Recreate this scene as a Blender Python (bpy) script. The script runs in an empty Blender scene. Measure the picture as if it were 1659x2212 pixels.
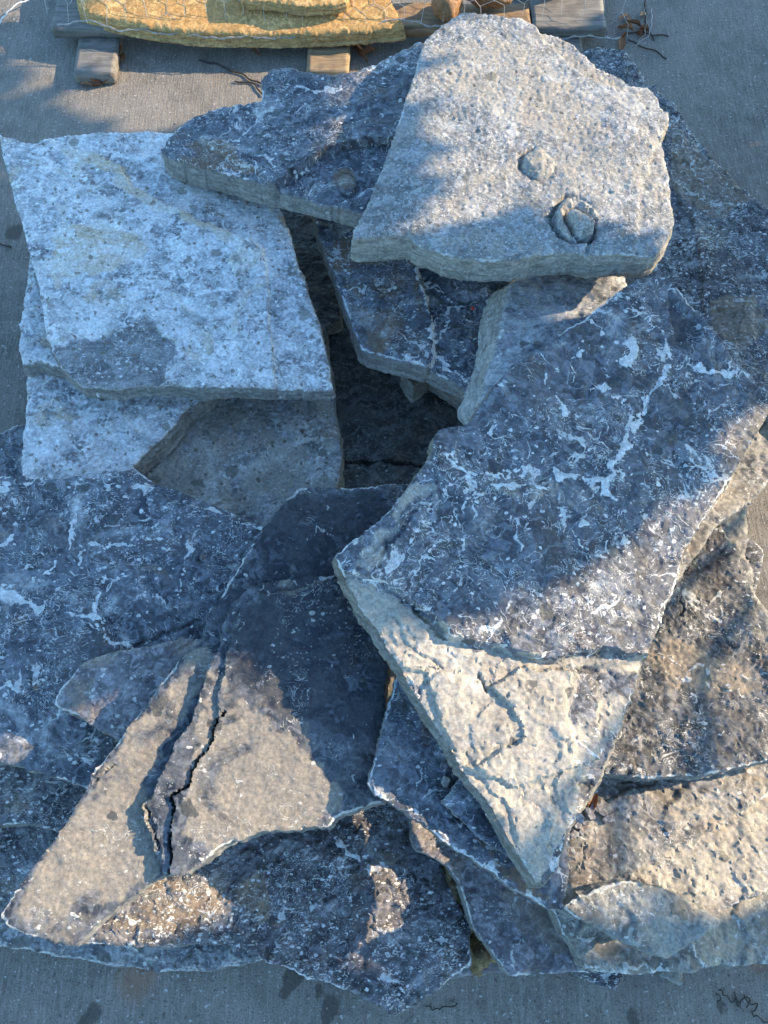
import bpy, math, random
import numpy as np
from mathutils import Vector
from mathutils.geometry import delaunay_2d_cdt

# ------------------------------------------------------------------ camera, world, sun
scene = bpy.context.scene
CAM_H = 1.55
TILT = math.radians(20.0)
FPX = 1661.0                      # focal length in units of the 1659 x 2212 tracing grid
cam_d = bpy.data.cameras.new('camera')
cam = bpy.data.objects.new('camera', cam_d)
scene.collection.objects.link(cam)
cam.location = (0, 0, CAM_H)
cam.rotation_euler = (TILT, 0, 0)
cam_d.sensor_fit = 'HORIZONTAL'
cam_d.sensor_width = 36.0
cam_d.lens = 36.0 * FPX / 1659.0
cam_d.clip_start = 0.02
cam_d.clip_end = 400
scene.camera = cam

SUN_EL = math.radians(25)
SUN_DIR = Vector((0.965, 0.26, 0)).normalized()      # horizontal direction TOWARDS the sun
world = bpy.data.worlds.new('World'); scene.world = world; world.use_nodes = True
wn = world.node_tree.nodes; wl = world.node_tree.links
sky = wn.new('ShaderNodeTexSky'); sky.sky_type = 'NISHITA'; sky.sun_disc = False
sky.sun_elevation = SUN_EL
sky.sun_rotation = math.atan2(SUN_DIR.x, SUN_DIR.y)
sky.air_density = 1.0; sky.dust_density = 0.6; sky.ozone_density = 3.0
bgn = wn['Background']; bgn.inputs['Strength'].default_value = 0.15
tint = wn.new('ShaderNodeMix'); tint.data_type = 'RGBA'; tint.blend_type = 'MULTIPLY'; tint.inputs[0].default_value = 1
tint.inputs[7].default_value = (.82, 1.02, 1.07, 1)          # colour balance of the clear evening sky
wl.new(sky.outputs[0], tint.inputs[6]); wl.new(tint.outputs[2], bgn.inputs['Color'])
sun_d = bpy.data.lights.new('sun', 'SUN'); sun_d.energy = 3.3; sun_d.angle = math.radians(0.5)
sun_d.color = (1.0, 0.79, 0.54)
sun = bpy.data.objects.new('sun', sun_d); scene.collection.objects.link(sun)
to_sun = Vector((SUN_DIR.x*math.cos(SUN_EL), SUN_DIR.y*math.cos(SUN_EL), math.sin(SUN_EL)))
sun.rotation_euler = to_sun.to_track_quat('Z', 'Y').to_euler()
sun.location = (4, 1, 4)
scene.view_settings.view_transform = 'Standard'
scene.view_settings.look = 'None'
scene.view_settings.gamma = 1.0
scene.view_settings.use_curve_mapping = False
scene.view_settings.exposure = 1.75
scene.render.engine = 'CYCLES'
scene.cycles.use_denoising = True
scene.cycles.max_bounces = 5
scene.cycles.diffuse_bounces = 3
scene.cycles.glossy_bounces = 2
scene.cycles.use_adaptive_sampling = True

# ------------------------------------------------------------------ helpers
C = scene.collection
def tag(o, label=None, cat=None, group=None, kind=None):
    if label: o['label'] = label
    if cat: o['category'] = cat
    if group: o['group'] = group
    if kind: o['kind'] = kind
    return o

ct, st = math.cos(TILT), math.sin(TILT)
def ray(u, v):
    x = (np.asarray(u, float) - 829.5) / FPX; y = (1106 - np.asarray(v, float)) / FPX
    return x, y*ct + st, y*st - ct                    # world direction from (0,0,CAM_H)
def on_plane(uv, pl):
    """picture point -> point of the plane z = pl0 + pl1 x + pl2 y"""
    uv = np.asarray(uv, float).reshape(-1, 2)
    dx, dy, dz = ray(uv[:, 0], uv[:, 1])
    t = (CAM_H - pl[0]) / (pl[1]*dx + pl[2]*dy - dz)
    return np.stack([dx*t, dy*t], 1)

_rng = np.random.default_rng(7)
_perm = np.tile(_rng.permutation(1024), 2)
_ga = _rng.uniform(0, 2*math.pi, 1024); _gx, _gy = np.cos(_ga), np.sin(_ga)
def perlin(x, y, seed=0):
    x = x + 37.31*seed + 500; y = y + 91.7*seed + 500
    xi = np.floor(x).astype(int); yi = np.floor(y).astype(int)
    xf, yf = x-xi, y-yi
    u = xf*xf*xf*(xf*(xf*6-15)+10); v = yf*yf*yf*(yf*(yf*6-15)+10)
    def g(ix, iy, fx, fy):
        h = _perm[(_perm[ix & 1023] + iy) & 1023]
        return _gx[h]*fx + _gy[h]*fy
    a = g(xi, yi, xf, yf); b = g(xi+1, yi, xf-1, yf)
    c = g(xi, yi+1, xf, yf-1); d = g(xi+1, yi+1, xf-1, yf-1)
    return ((a + u*(b-a)) + v*((c + u*(d-c)) - (a + u*(b-a))))*1.5
def fbm(x, y, seed=0, octv=4, gain=.5):
    r = 0; a = 1; f = 1
    for k in range(octv):
        r = r + a*perlin(x*f, y*f, seed + k*3.7); a *= gain; f *= 2.03
    return r
def sstep(a, b, x):
    t = np.clip((x-a)/(b-a), 0, 1); return t*t*(3-2*t)

def resample(P, step, closed=True):
    P = np.asarray(P, float)
    Q = np.vstack([P, P[:1]]) if closed else P
    seg = np.linalg.norm(np.diff(Q, axis=0), axis=1); s = np.concatenate([[0], np.cumsum(seg)])
    n = max(8 if closed else 2, int(round(s[-1]/step)))
    t = np.linspace(0, s[-1], n, endpoint=not closed)
    return np.stack([np.interp(t, s, Q[:, 0]), np.interp(t, s, Q[:, 1])], 1)
def inside(P, x, y):
    r = np.zeros(x.shape, bool); n = len(P)
    for i in range(n):
        x1, y1 = P[i]; x2, y2 = P[(i+1) % n]
        if y1 == y2: continue
        c = ((y1 > y) != (y2 > y)) & (x < (x2-x1)*(y-y1)/(y2-y1) + x1)
        r ^= c
    return r
def dist_line(P, x, y, closed=False):
    d = np.full(x.shape, 1e9); n = len(P)
    for i in range(n if closed else n-1):
        ax, ay = P[i]; bx, by = P[(i+1) % n]
        vx, vy = bx-ax, by-ay; L = vx*vx+vy*vy+1e-12
        t = np.clip(((x-ax)*vx+(y-ay)*vy)/L, 0, 1)
        d = np.minimum(d, np.hypot(x-ax-t*vx, y-ay-t*vy))
    return d
def ring_normals(P):
    t = np.roll(P, -1, 0) - np.roll(P, 1, 0)
    t /= np.linalg.norm(t, axis=1)[:, None] + 1e-9
    n = np.stack([t[:, 1], -t[:, 0]], 1)
    area = np.sum(P[:, 0]*np.roll(P[:, 1], -1) - np.roll(P[:, 0], -1)*P[:, 1])
    return n if area > 0 else -n
def area2(P): return np.sum(P[:, 0]*np.roll(P[:, 1], -1) - np.roll(P[:, 0], -1)*P[:, 1])/2
def centroid(P):
    a = area2(P); q = np.roll(P, -1, 0); c = P[:, 0]*q[:, 1]-q[:, 0]*P[:, 1]
    return np.array([np.sum((P[:, 0]+q[:, 0])*c), np.sum((P[:, 1]+q[:, 1])*c)])/(6*a)

# ------------------------------------------------------------------ materials
def nt(name):
    m = bpy.data.materials.new(name); m.use_nodes = True
    n = m.node_tree.nodes; l = m.node_tree.links
    return m, n, l, n['Principled BSDF']
class NB:
    """small node builder"""
    def __init__(s, n, l): s.n, s.l = n, l
    def put(s, sock, v):
        if isinstance(v, (int, float)): sock.default_value = v
        elif isinstance(v, (tuple, list)): sock.default_value = (*v, 1) if len(v) == 3 and sock.type == 'RGBA' else v
        else: s.l.new(v, sock)
    def noise(s, vec, scale, detail=4, rough=.5, dist=0):
        t = s.n.new('ShaderNodeTexNoise'); s.put(t.inputs['Vector'], vec)
        t.inputs['Scale'].default_value = scale; t.inputs['Detail'].default_value = min(detail, 6.5 if scale > 15 else 8)
        t.inputs['Roughness'].default_value = rough; t.inputs['Distortion'].default_value = dist
        return t.outputs['Fac']
    def voro(s, vec, scale, feature='F1', rnd=1):
        t = s.n.new('ShaderNodeTexVoronoi'); t.feature = feature; s.put(t.inputs['Vector'], vec)
        t.inputs['Scale'].default_value = scale; t.inputs['Randomness'].default_value = rnd
        return t.outputs['Distance']
    def math(s, op, a, b=0.0, clamp=False):
        t = s.n.new('ShaderNodeMath'); t.operation = op; t.use_clamp = clamp
        s.put(t.inputs[0], a); s.put(t.inputs[1], b); return t.outputs[0]
    def ramp(s, v, a, b, lo=0., hi=1.):
        t = s.n.new('ShaderNodeMapRange'); t.interpolation_type = 'SMOOTHSTEP'
        s.put(t.inputs[0], v); t.inputs[1].default_value = a; t.inputs[2].default_value = b
        t.inputs[3].default_value = lo; t.inputs[4].default_value = hi; return t.outputs[0]
    def mix(s, f, a, b):
        t = s.n.new('ShaderNodeMix'); t.data_type = 'RGBA'; s.put(t.inputs[0], f)
        s.put(t.inputs[6], a); s.put(t.inputs[7], b); return t.outputs[2]
    def voro2(s, vec, scale, rnd=1):
        t = s.n.new('ShaderNodeTexVoronoi'); s.put(t.inputs['Vector'], vec); t.inputs['Scale'].default_value = scale
        t.inputs['Randomness'].default_value = rnd
        x = s.n.new('ShaderNodeSeparateColor'); s.l.new(t.outputs['Color'], x.inputs[0])
        return t.outputs['Distance'], x.outputs[0], x.outputs[1]
    def warp(s, vec, scale, amt, detail=3):
        t = s.n.new('ShaderNodeTexNoise'); s.put(t.inputs['Vector'], vec); t.inputs['Scale'].default_value = scale; t.inputs['Detail'].default_value = detail
        a = s.n.new('ShaderNodeVectorMath'); a.operation = 'MULTIPLY_ADD'; s.l.new(t.outputs['Color'], a.inputs[0])
        a.inputs[1].default_value = (amt,)*3; s.put(a.inputs[2], vec); return a.outputs[0]
    def attr(s, name):
        t = s.n.new('ShaderNodeAttribute'); t.attribute_name = name; return t.outputs['Fac']
    def mapping(s, vec, loc=(0, 0, 0), rot=(0, 0, 0), sc=(1, 1, 1)):
        t = s.n.new('ShaderNodeMapping'); s.put(t.inputs[0], vec)
        t.inputs['Location'].default_value = loc; t.inputs['Rotation'].default_value = rot
        t.inputs['Scale'].default_value = sc; return t.outputs[0]
    def coord(s, k='Object'): return s.n.new('ShaderNodeTexCoord').outputs[k]
    def bump(s, h, dist, strength=1., normal=None):
        t = s.n.new('ShaderNodeBump'); s.put(t.inputs['Height'], h)
        t.inputs['Distance'].default_value = dist; t.inputs['Strength'].default_value = strength
        if normal is not None: s.put(t.inputs['Normal'], normal)
        return t.outputs[0]

_mi = [0]
def stone(name, dark=(.045, .05, .06), mid=(.11, .115, .125), tan=(.25, .19, .13), white=(.62, .61, .57),
          tan_amt=.15, blotch=.3, speck=.5, squig=.3, veil=.15, aniso=1.6, rot=.6, rough=.62,
          side=(.235, .225, .20), patch=8.0, brown=.35, clast=.25, chips=.5, dust=.6, pits=0., net=0., wscale=1.0, edge=.8, base_scale=20., bumpk=.8):
    """weathered limestone: clouded grey ground, calcite blotches, specks, squiggles and veins"""
    _mi[0] += 1; k = _mi[0]
    m, n, l, bs = nt(name); b = NB(n, l)
    co = b.coord()
    v0 = b.mapping(co, loc=(k*3.7, k*5.1, k*1.3))
    v = b.mapping(co, loc=(k*3.7, k*5.1, k*1.3), rot=(0, 0, rot), sc=(1, aniso, 1))
    big = b.noise(v0, 5, 3, .6, .4)
    mid_n = b.noise(v, base_scale, 9, .68, .7)
    fine = b.noise(v0, 170, 5, .7)
    cell = b.noise(v0, 46, 2, .5, 1.4)
    c = b.mix(b.ramp(mid_n, .39, .60), dark, mid)
    lighter = tuple(min(1, x*1.75+.012) for x in mid)
    c = b.mix(b.ramp(cell, .50, .60, 0, .55), c, lighter)
    tn = b.noise(v0, patch, 7, .62, .9)
    tsum = b.math('ADD', tn, b.math('MULTIPLY', b.attr('tan'), .6))
    th = .72 - .35*tan_amt
    c = b.mix(b.ramp(tsum, th-.05, th+.10, 0, .85), c, tan)
    brn = b.noise(v0, 7.5, 6, .62, .7)
    c = b.mix(b.ramp(brn, .53-.12*brown, .68-.10*brown, 0, .85*min(1, brown*1.6)), c, tuple(a_*b_ for a_, b_ in zip(mid, (.95, .74, .56))))
    wv = b.warp(v0, 60, .022, 4); cd_, cr_, cg_ = b.voro2(wv, 34)
    cl = b.math('MULTIPLY', b.ramp(b.math('ADD', cd_, b.math('MULTIPLY', cg_, .40)), .55, .50), b.ramp(cr_, 1-.22*clast-.01, 1-.22*clast))
    # dusty veil of pale wash
    ve = b.noise(v, 9, 10, .72, .6)
    c = b.mix(b.ramp(ve, .62-.3*veil, .86-.3*veil, 0, .75), c, tuple(x*.82 for x in white))
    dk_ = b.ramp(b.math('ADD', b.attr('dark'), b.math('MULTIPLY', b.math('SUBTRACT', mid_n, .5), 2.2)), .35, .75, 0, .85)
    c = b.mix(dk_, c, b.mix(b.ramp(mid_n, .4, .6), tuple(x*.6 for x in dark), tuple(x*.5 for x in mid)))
    if pits > 0:
        dp, rp, gp_ = b.voro2(b.warp(v0, 80, .016, 4), 85)
        pt = b.math('MULTIPLY', b.ramp(b.math('ADD', dp, b.math('MULTIPLY', gp_, .3)), .46, .36), b.ramp(b.math('ADD', rp, b.math('MULTIPLY', b.math('SUBTRACT', brn, .5), 1.2)), 1-.5*pits, 1.02-.5*pits))
    # calcite blotches
    wn_ = b.noise(v, 26*wscale, 6.5, .68, 1.0)
    gate = b.noise(v0, 6.5, 4, .6)
    bl_t = .70 - .17*blotch
    g2 = b.math('ADD', wn_, b.math('MULTIPLY', b.math('SUBTRACT', gate, .5), .45))
    g2 = b.math('SUBTRACT', g2, b.math('MULTIPLY', b.attr('dark'), .10))
    w1 = b.ramp(g2, bl_t, bl_t+.045, 0, .9)
    sp = b.noise(v, 95*wscale, 3, .6, .9)
    s_t = .735 - .13*speck
    sp2 = b.math('ADD', sp, b.math('MULTIPLY', b.math('SUBTRACT', b.noise(v0, 11, 3), .5), .30))
    w2 = b.ramp(sp2, s_t, s_t+.03, 0, .9)
    sq = b.noise(v, 30*wscale, 3, .55, 2.2)
    sqr = b.math('ABSOLUTE', b.math('SUBTRACT', sq, .5))
    sqg = b.ramp(b.noise(v0, 14, 3, .6), .60-.16*squig, .66-.16*squig)
    w3 = b.math('MULTIPLY', b.ramp(sqr, .016, .006), sqg)
    br = b.math('ADD', b.math('MULTIPLY', mid_n, .55), b.math('MULTIPLY', fine, .35))
    w4 = b.ramp(b.math('ADD', b.attr('calc'), b.math('MULTIPLY', b.math('SUBTRACT', b.noise(v0, 48, 8, .68, .5), .5), 1.5)), .40, .47, 0, .97)
    w5 = b.ramp(b.math('ADD', b.math('MULTIPLY', b.attr('edge'), edge), b.math('MULTIPLY', br, .8)), .74, .98, 0, .8)
    w = b.math('MAXIMUM', w1, w2); w = b.math('MAXIMUM', w, w3)
    w = b.math('MAXIMUM', w, w4)
    wv2 = b.warp(v, 55, .018, 4); d2, r2, g2_ = b.voro2(wv2, 72*wscale)
    rad = b.math('ADD', b.math('MULTIPLY', g2_, .26), .10)
    w6 = b.math('MULTIPLY', b.ramp(b.math('SUBTRACT', rad, d2), 0, .05), b.ramp(b.math('ADD', r2, b.math('MULTIPLY', b.math('SUBTRACT', gate, .5), 1.8)), 1-.55*chips, 1.02-.55*chips))
    d3, r3, g3 = b.voro2(b.warp(v, 90, .010, 3), 190*wscale)
    w7 = b.math('MULTIPLY', b.ramp(d3, .36, .26), b.ramp(b.math('ADD', r3, b.math('MULTIPLY', b.math('SUBTRACT', gate, .5), 2.2)), 1.04-.42*chips*dust, 1.06-.42*chips*dust))
    w = b.math('MAXIMUM', w, b.math('MAXIMUM', w6, b.math('MULTIPLY', w7, .6)))
    if net > 0:      # branching calcite seams, frayed at the edges
        nn = b.math('ABSOLUTE', b.math('SUBTRACT', b.noise(b.warp(v0, 28, .03, 4), 7.5, 2.5, .55, .9), .5))
        wid = b.math('MULTIPLY', b.ramp(b.noise(v0, 19, 5, .65), .46, .66), .016*net)
        w8 = b.ramp(b.math('SUBTRACT', wid, nn), -.001, .004)
        n2_ = b.math('ABSOLUTE', b.math('SUBTRACT', b.noise(b.warp(v, 40, .02, 4), 15, 2.5, .5, 1.3), .5))
        w9 = b.math('MULTIPLY', b.ramp(n2_, .009, .003), b.ramp(b.noise(v0, 10, 4, .6), .50, .58))
        w = b.math('MAXIMUM', w, b.math('MULTIPLY', b.math('MAXIMUM', w8, w9), .85))
    w = b.math('MULTIPLY', w, b.math('SUBTRACT', 1.0, b.math('MULTIPLY', b.attr('dark'), .35)))
    w = b.math('MULTIPLY', w, b.math('SUBTRACT', 1.0, b.math('MULTIPLY', b.ramp(b.attr('tan'), .3, 1.0), .85)))
    wcol = b.mix(b.ramp(b.noise(v0, 60, 6, .7), .35, .7), tuple(x*.72 for x in white), white)
    top = b.mix(b.math('MULTIPLY', w, .93), c, wcol)
    top = b.mix(b.math('MULTIPLY', cl, .85), top, tuple(a_*b_ for a_, b_ in zip(mid, (.62, .60, .52))))
    top = b.mix(w5, top, tuple(x*.85 for x in white))
    if pits > 0: top = b.mix(b.math('MULTIPLY', pt, .8), top, tuple(x*y for x, y in zip(mid, (.42, .36, .28))))
    # broken side faces: buff, finely bedded
    vs = b.mapping(co, loc=(k, k*2, k), sc=(1, 1, 4.5))
    sn = b.noise(vs, 34, 9, .72, .6)
    sc_ = b.mix(b.ramp(sn, .35, .65), tuple(x*.6 for x in side), tuple(min(1, x*1.15) for x in side))
    sc_ = b.mix(b.ramp(b.noise(v0, 40, 8, .7), .62, .7, 0, .6), sc_, white)
    col = b.mix(b.attr('side'), top, sc_)
    # fine grain in value
    col2 = n.new('ShaderNodeMix'); col2.data_type = 'RGBA'; col2.blend_type = 'MULTIPLY'
    col2.inputs[0].default_value = 1
    l.new(col, col2.inputs[6])
    gr = b.ramp(fine, .28, .72, .66, 1.24)
    cg = n.new('ShaderNodeCombineColor'); [l.new(gr, cg.inputs[i]) for i in range(3)]
    l.new(cg.outputs[0], col2.inputs[7])
    l.new(col2.outputs[2], bs.inputs['Base Color'])
    b.put(bs.inputs['Roughness'], b.math('ADD', b.math('MULTIPLY', w, .15), b.ramp(mid_n, .3, .7, rough-.1, rough+.12)))
    bs.inputs['Specular IOR Level'].default_value = .28
    h = b.math('ADD', b.math('MULTIPLY', mid_n, 1.6), b.math('MULTIPLY', fine, .30))
    h = b.math('ADD', h, b.math('MULTIPLY', w, .16))
    h = b.math('ADD', h, b.math('MULTIPLY', cell, .10))
    h = b.math('ADD', h, b.math('MULTIPLY', b.math('MULTIPLY', sn, b.attr('side')), 1.4))
    bn = b.bump(h, .0035, bumpk); bnode = bn.node
    b.put(bnode.inputs['Strength'], b.math('MULTIPLY', b.math('SUBTRACT', 1.0, b.math('MULTIPLY', b.attr('tan'), .5, True)), bumpk))
    l.new(bn, bs.inputs['Normal'])
    return m

# ------------------------------------------------------------------ height field of what has been laid so far
GS = .010
gx = np.arange(-1.5, 1.5, GS); gy = np.arange(-1.0, 2.2, GS)
GX, GY = np.meshgrid(gx, gy)
HF = np.zeros(GX.shape)
LOG = []
SLABS = {}

def settle(Pw, T):
    """rest a flat slab of outline Pw on the height field: the supporting facet under its centroid"""
    m = inside(Pw, GX, GY)
    ii = np.argwhere(m)
    X = GX[m]; Y = GY[m]; H = HF[m]
    c = centroid(Pw)
    tri = [(c[0]-9, c[1]-6, -60), (c[0]+9, c[1]-6, -60), (c[0], c[1]+9, -60)]
    def plane(t):
        A = np.array([[1, p[0], p[1]] for p in t]); return np.linalg.solve(A, np.array([p[2] for p in t]))
    def contains(t):
        s = []
        for i in range(3):
            a, b = t[i], t[(i+1) % 3]
            s.append((b[0]-a[0])*(c[1]-a[1]) - (b[1]-a[1])*(c[0]-a[0]))
        return all(q >= -1e-9 for q in s) or all(q <= 1e-9 for q in s)
    for it in range(200):
        p = plane(tri)
        r = H - (p[0]+p[1]*X+p[2]*Y)
        k = int(np.argmax(r))
        if r[k] < 5e-4: break
        best = None
        for i in range(3):
            t = list(tri); t[i] = (X[k], Y[k], H[k])
            try: q = plane(t)
            except Exception: continue
            if contains(t):
                zc = q[0]+q[1]*c[0]+q[2]*c[1]
                if best is None or zc > best[0]: best = (zc, t)
        if best is None: break
        tri = best[1]
    p = plane(tri)
    p[0] += max(0, float(np.max(H - (p[0]+p[1]*X+p[2]*Y)))) + .001
    return p + np.array([T, 0, 0])          # plane of the top face

def fixed_tilt(Pw, T, a, b):
    m = inside(Pw, GX, GY); c = centroid(Pw)
    z = HF[m] - a*GX[m] - b*GY[m]
    return np.array([float(z.max()) + .001 + T, a, b])

def build_mesh(name, verts, faces, mat, attrs=None, loc=(0, 0, 0), smooth=True, parent=None):
    me = bpy.data.meshes.new(name)
    me.from_pydata([tuple(v) for v in verts], [], faces)
    me.update()
    if attrs:
        for k, v in attrs.items():
            a = me.attributes.new(k, 'FLOAT', 'POINT'); a.data.foreach_set('value', np.asarray(v, np.float32))
    if smooth: me.polygons.foreach_set('use_smooth', [True]*len(me.polygons))
    o = bpy.data.objects.new(name, me); C.objects.link(o); o.location = loc
    if smooth and len(verts) > 400: me.set_sharp_from_angle(angle=math.radians(38))
    if mat: me.materials.append(mat)
    if parent: o.parent = parent
    return o

def slab(key, name, label, uv, T, mat, tilt=None, seed=None, steps=(), cracks=(), veins=(), tans=(), darks=(), rings=(),
         undul=.004, mid=.0020, fine=.00055, terrace=.0016, jag=.0028, flare=.10, face=(), group='stone slabs heaped in the pile',
         cat='stone slab', grid=.0032, blend=None, rise=0., roughs=(), zlift=0., maxtilt=.20, ledge=.42):
    seed = seed if seed is not None else len(LOG)*1.37+1
    uv = np.asarray(uv, float)
    pl = np.array([.2, 0., 0.])
    for it in range(5):
        Pw = on_plane(uv, pl)
        if tilt is None: pl2 = settle(Pw, T)
        elif tilt == 'settle_soft': pl2 = settle(Pw, T)
        else: pl2 = fixed_tilt(Pw, T, *tilt)
        q_ = math.hypot(pl2[1], pl2[2])
        if q_ > maxtilt: pl2 = fixed_tilt(Pw, T, pl2[1]*maxtilt/q_, pl2[2]*maxtilt/q_)
        pl2[0] += zlift
        pl = pl2 if it < 3 else .5*(pl+pl2)
    Pw = on_plane(uv, pl)
    if area2(Pw) < 0: Pw = Pw[::-1]
    B = resample(Pw, grid*1.05)
    nrm = ring_normals(B)
    s = np.arange(len(B))*grid
    j = fbm(B[:, 0]*22, B[:, 1]*22, seed, 3, .5)*jag*.8 + (np.abs(fbm(B[:, 0]*60, B[:, 1]*60, seed+4, 4, .6))-.3)*jag*1.1 + fbm(B[:, 0]*190, B[:, 1]*190, seed+9, 3, .6)*jag*.3
    B = B + nrm*j[:, None]
    nrm = ring_normals(B)
    # smooth normals along the ring for walls
    for _ in range(6): nrm = (nrm + np.roll(nrm, 1, 0) + np.roll(nrm, -1, 0))/3
    nrm /= np.linalg.norm(nrm, axis=1)[:, None]
    x0, y0 = Pw.min(0); x1, y1 = Pw.max(0)
    r = np.random.default_rng(int(seed*100))
    ax, ay = np.meshgrid(np.arange(x0, x1, grid), np.arange(y0, y1, grid))
    ax = ax.ravel() + r.uniform(-.32, .32, ax.size)*grid; ay = ay.ravel() + r.uniform(-.32, .32, ay.size)*grid
    m = inside(B, ax, ay); ax, ay = ax[m], ay[m]
    Bc = resample(B, grid*2.5)
    dB = dist_line(Bc, ax, ay, True)
    m = dB > grid*.75; ax, ay, dB = ax[m], ay[m], dB[m]
    X = np.concatenate([B[:, 0], ax]); Y = np.concatenate([B[:, 1], ay]); D = np.concatenate([np.zeros(len(B)), dB])
    nb = len(B)
    A = {k: np.zeros(len(X)) for k in ('calc', 'tan', 'dark', 'edge', 'side')}
    W = 1.0
    wx = fbm(X*30, Y*30, seed+40, 4, .6)*.006; wy = fbm(X*30, Y*30, seed+50, 4, .6)*.006
    # bedding relief
    rx = X*math.cos(seed)+Y*math.sin(seed); ry = -X*math.sin(seed)+Y*math.cos(seed)
    z = undul*fbm(rx*4, ry*5.5, seed, 2)
    rg = np.ones(len(X))
    for (poly, amt) in roughs:
        q = on_plane(poly, pl); dd = dist_line(q, X+wx, Y+wy, True); ins = inside(q, X+wx, Y+wy)
        f = sstep(-.012, .012, np.where(ins, dd, -dd)); rg = rg*(1-f)+amt*f
    z = z + (1+.3*(rg-1))*mid*fbm(rx*17, ry*24, seed+2, 4, .55)
    tn = fbm(rx*7+wx*8, ry*9+wy*8, seed+5, 4, .5)*2.6
    fl = np.floor(tn); z = z + (1+1.6*(rg-1))*terrace*(fl + sstep(.0, .07, tn-fl))
    gl_ = np.clip(fbm(X*11, Y*11, seed+71, 3)*2.2+.25, 0, 1)
    A['calc'] += ledge*gl_*np.exp(-(np.minimum(tn-fl, 1-(tn-fl))/.045)**2)
    tn2 = fbm(rx*13+wx*12, ry*13+wy*12, seed+6, 3, .5)*2.4; f2 = np.floor(tn2); z = z + (1+2*(rg-1))*terrace*.5*sstep(.0, .14, tn2-f2)*(f2 % 2)
    rd = 1-np.abs(fbm(rx*50, ry*75, seed+7, 3))*2
    z = z + fine*rd*np.where(rg > 1, np.clip(1-(rg-1)*2.2, .3, 1), rg) + rg*fine*.8*fbm(rx*130, ry*160, seed+8, 2)
    for stp in steps:
        poly, dz = stp[0], stp[1]; wd = stp[2] if len(stp) > 2 else .004
        q = on_plane(poly, pl); jx, jy = wx*.7, wy*.7
        dd = dist_line(q, X+jx, Y+jy, True); ins = inside(q, X+jx, Y+jy); sd = np.where(ins, dd, -dd)
        z = z + dz*sstep(-wd*.5, wd*.5, sd)
        n2 = fbm(X*18, Y*18, seed+77, 3)
        if len(stp) > 3: A['calc'] += stp[3]*np.exp(-(sd/(wd*.9))**2)*np.clip(.6+n2, 0, 1)
    for (line, w_, dz) in cracks:
        q = on_plane(line, pl); dd = dist_line(q, X+wx*.6, Y+wy*.6); w_ = w_*(.75+.9*fbm(X*30, Y*30, seed+23, 3)); w_ = np.maximum(w_, .0012)
        z = z - dz*(1-sstep(w_*.35, w_*.75, dd))
    for vn in veins:
        line, w_ = vn[0], vn[1]; am = vn[2] if len(vn) > 2 else .75
        q = on_plane(line, pl); dd = dist_line(q, X+wx*1.7, Y+wy*1.7)
        ww = w_*.62*(1+1.3*fbm(X*26, Y*26, seed+31, 4, .6)); ww = np.maximum(ww, w_*.1)
        f = am*np.exp(-(dd/ww)**2); A['calc'] = np.maximum(A['calc'], f); z = z + f*.0012
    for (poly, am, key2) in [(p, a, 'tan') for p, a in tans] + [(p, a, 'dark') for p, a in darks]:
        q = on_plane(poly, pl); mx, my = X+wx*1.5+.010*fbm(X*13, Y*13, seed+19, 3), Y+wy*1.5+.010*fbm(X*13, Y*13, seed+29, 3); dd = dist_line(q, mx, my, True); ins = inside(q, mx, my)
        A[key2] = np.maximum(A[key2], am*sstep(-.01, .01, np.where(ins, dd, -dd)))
    for (u, v_, rad, hgt, kind) in rings:
        q = on_plane([(u, v_)], pl)[0]; s2 = rad/FPX*1.25
        ex, ey = X-q[0], Y-q[1]; th = np.arctan2(ey, ex)
        dd = np.hypot(ex+wx*.8+.002*fbm(X*55, Y*55, seed+91, 3), (ey+wy*.8)*.86+.002*fbm(X*55, Y*55, seed+95, 3))/s2
        left = .5-.5*np.cos(th); arc_ = np.clip(.35+fbm(X*40, Y*40, seed+88, 2)*1.1+.5*left, 0, 1.2)
        rough_ = 1+.15*fbm(X*90, Y*90, seed+66, 3)
        if kind == 'dome':
            z = z + hgt*rough_*np.sqrt(np.clip(1-dd**2, 0, 1)) - hgt*1.1*arc_*left*np.exp(-((dd-1.08)/.12)**2)
            z = z - hgt*.35*arc_*np.exp(-((dd-.66)/.06)**2)
        else:
            z = z + hgt*arc_*np.exp(-((dd-.90)/.13)**2) - hgt*1.5*left*np.exp(-((dd-1.2)/.13)**2)
            d2_ = np.hypot((ex-.18*s2)*1.05+.25*(ey+.35*s2), (ey+.35*s2)*.72)/s2 + .10*fbm(X*70, Y*70, seed+44, 3)
            z = z + hgt*1.3*rough_*np.clip(1-(d2_/.62)**5, 0, 1)*(1+.5*np.clip(ex/s2, -1, 1)) - hgt*1.5*np.exp(-((d2_-.70)/.07)**2)
            A['dark'] = np.maximum(A['dark'], .8*np.exp(-((d2_-.72)/.06)**2)*(ex > -.1*s2))
        A['tan'] = np.maximum(A['tan'], .5*np.exp(-(dd/.9)**4))
    # chipped rim
    ch = fbm(X*38, Y*38, seed+60, 4, .65); ew = .0025+.004*np.clip(ch, -.3, 1)
    rim = np.exp(-(D/ew)**1.4)
    z = z - rim*(.0015+.0035*np.clip(ch+.25, 0, 1))
    A['edge'] = np.exp(-(D/.0040)**2)*(.85+.6*ch)*np.clip(.45+1.6*fbm(X*7, Y*7, seed+81, 2), .05, 1) + .2*np.exp(-(D/.02))*np.clip(ch, 0, 1)
    Z = pl[0]+pl[1]*X+pl[2]*Y + z
    coords = [tuple(p) for p in zip(X, Y)]
    out = delaunay_2d_cdt(coords, [], [list(range(nb))], 1, 1e-7)
    vo, fo, orig = out[0], out[2], out[3]
    idx = np.array([o_[0] if len(o_) else -1 for o_ in orig])
    good = idx >= 0
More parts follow.
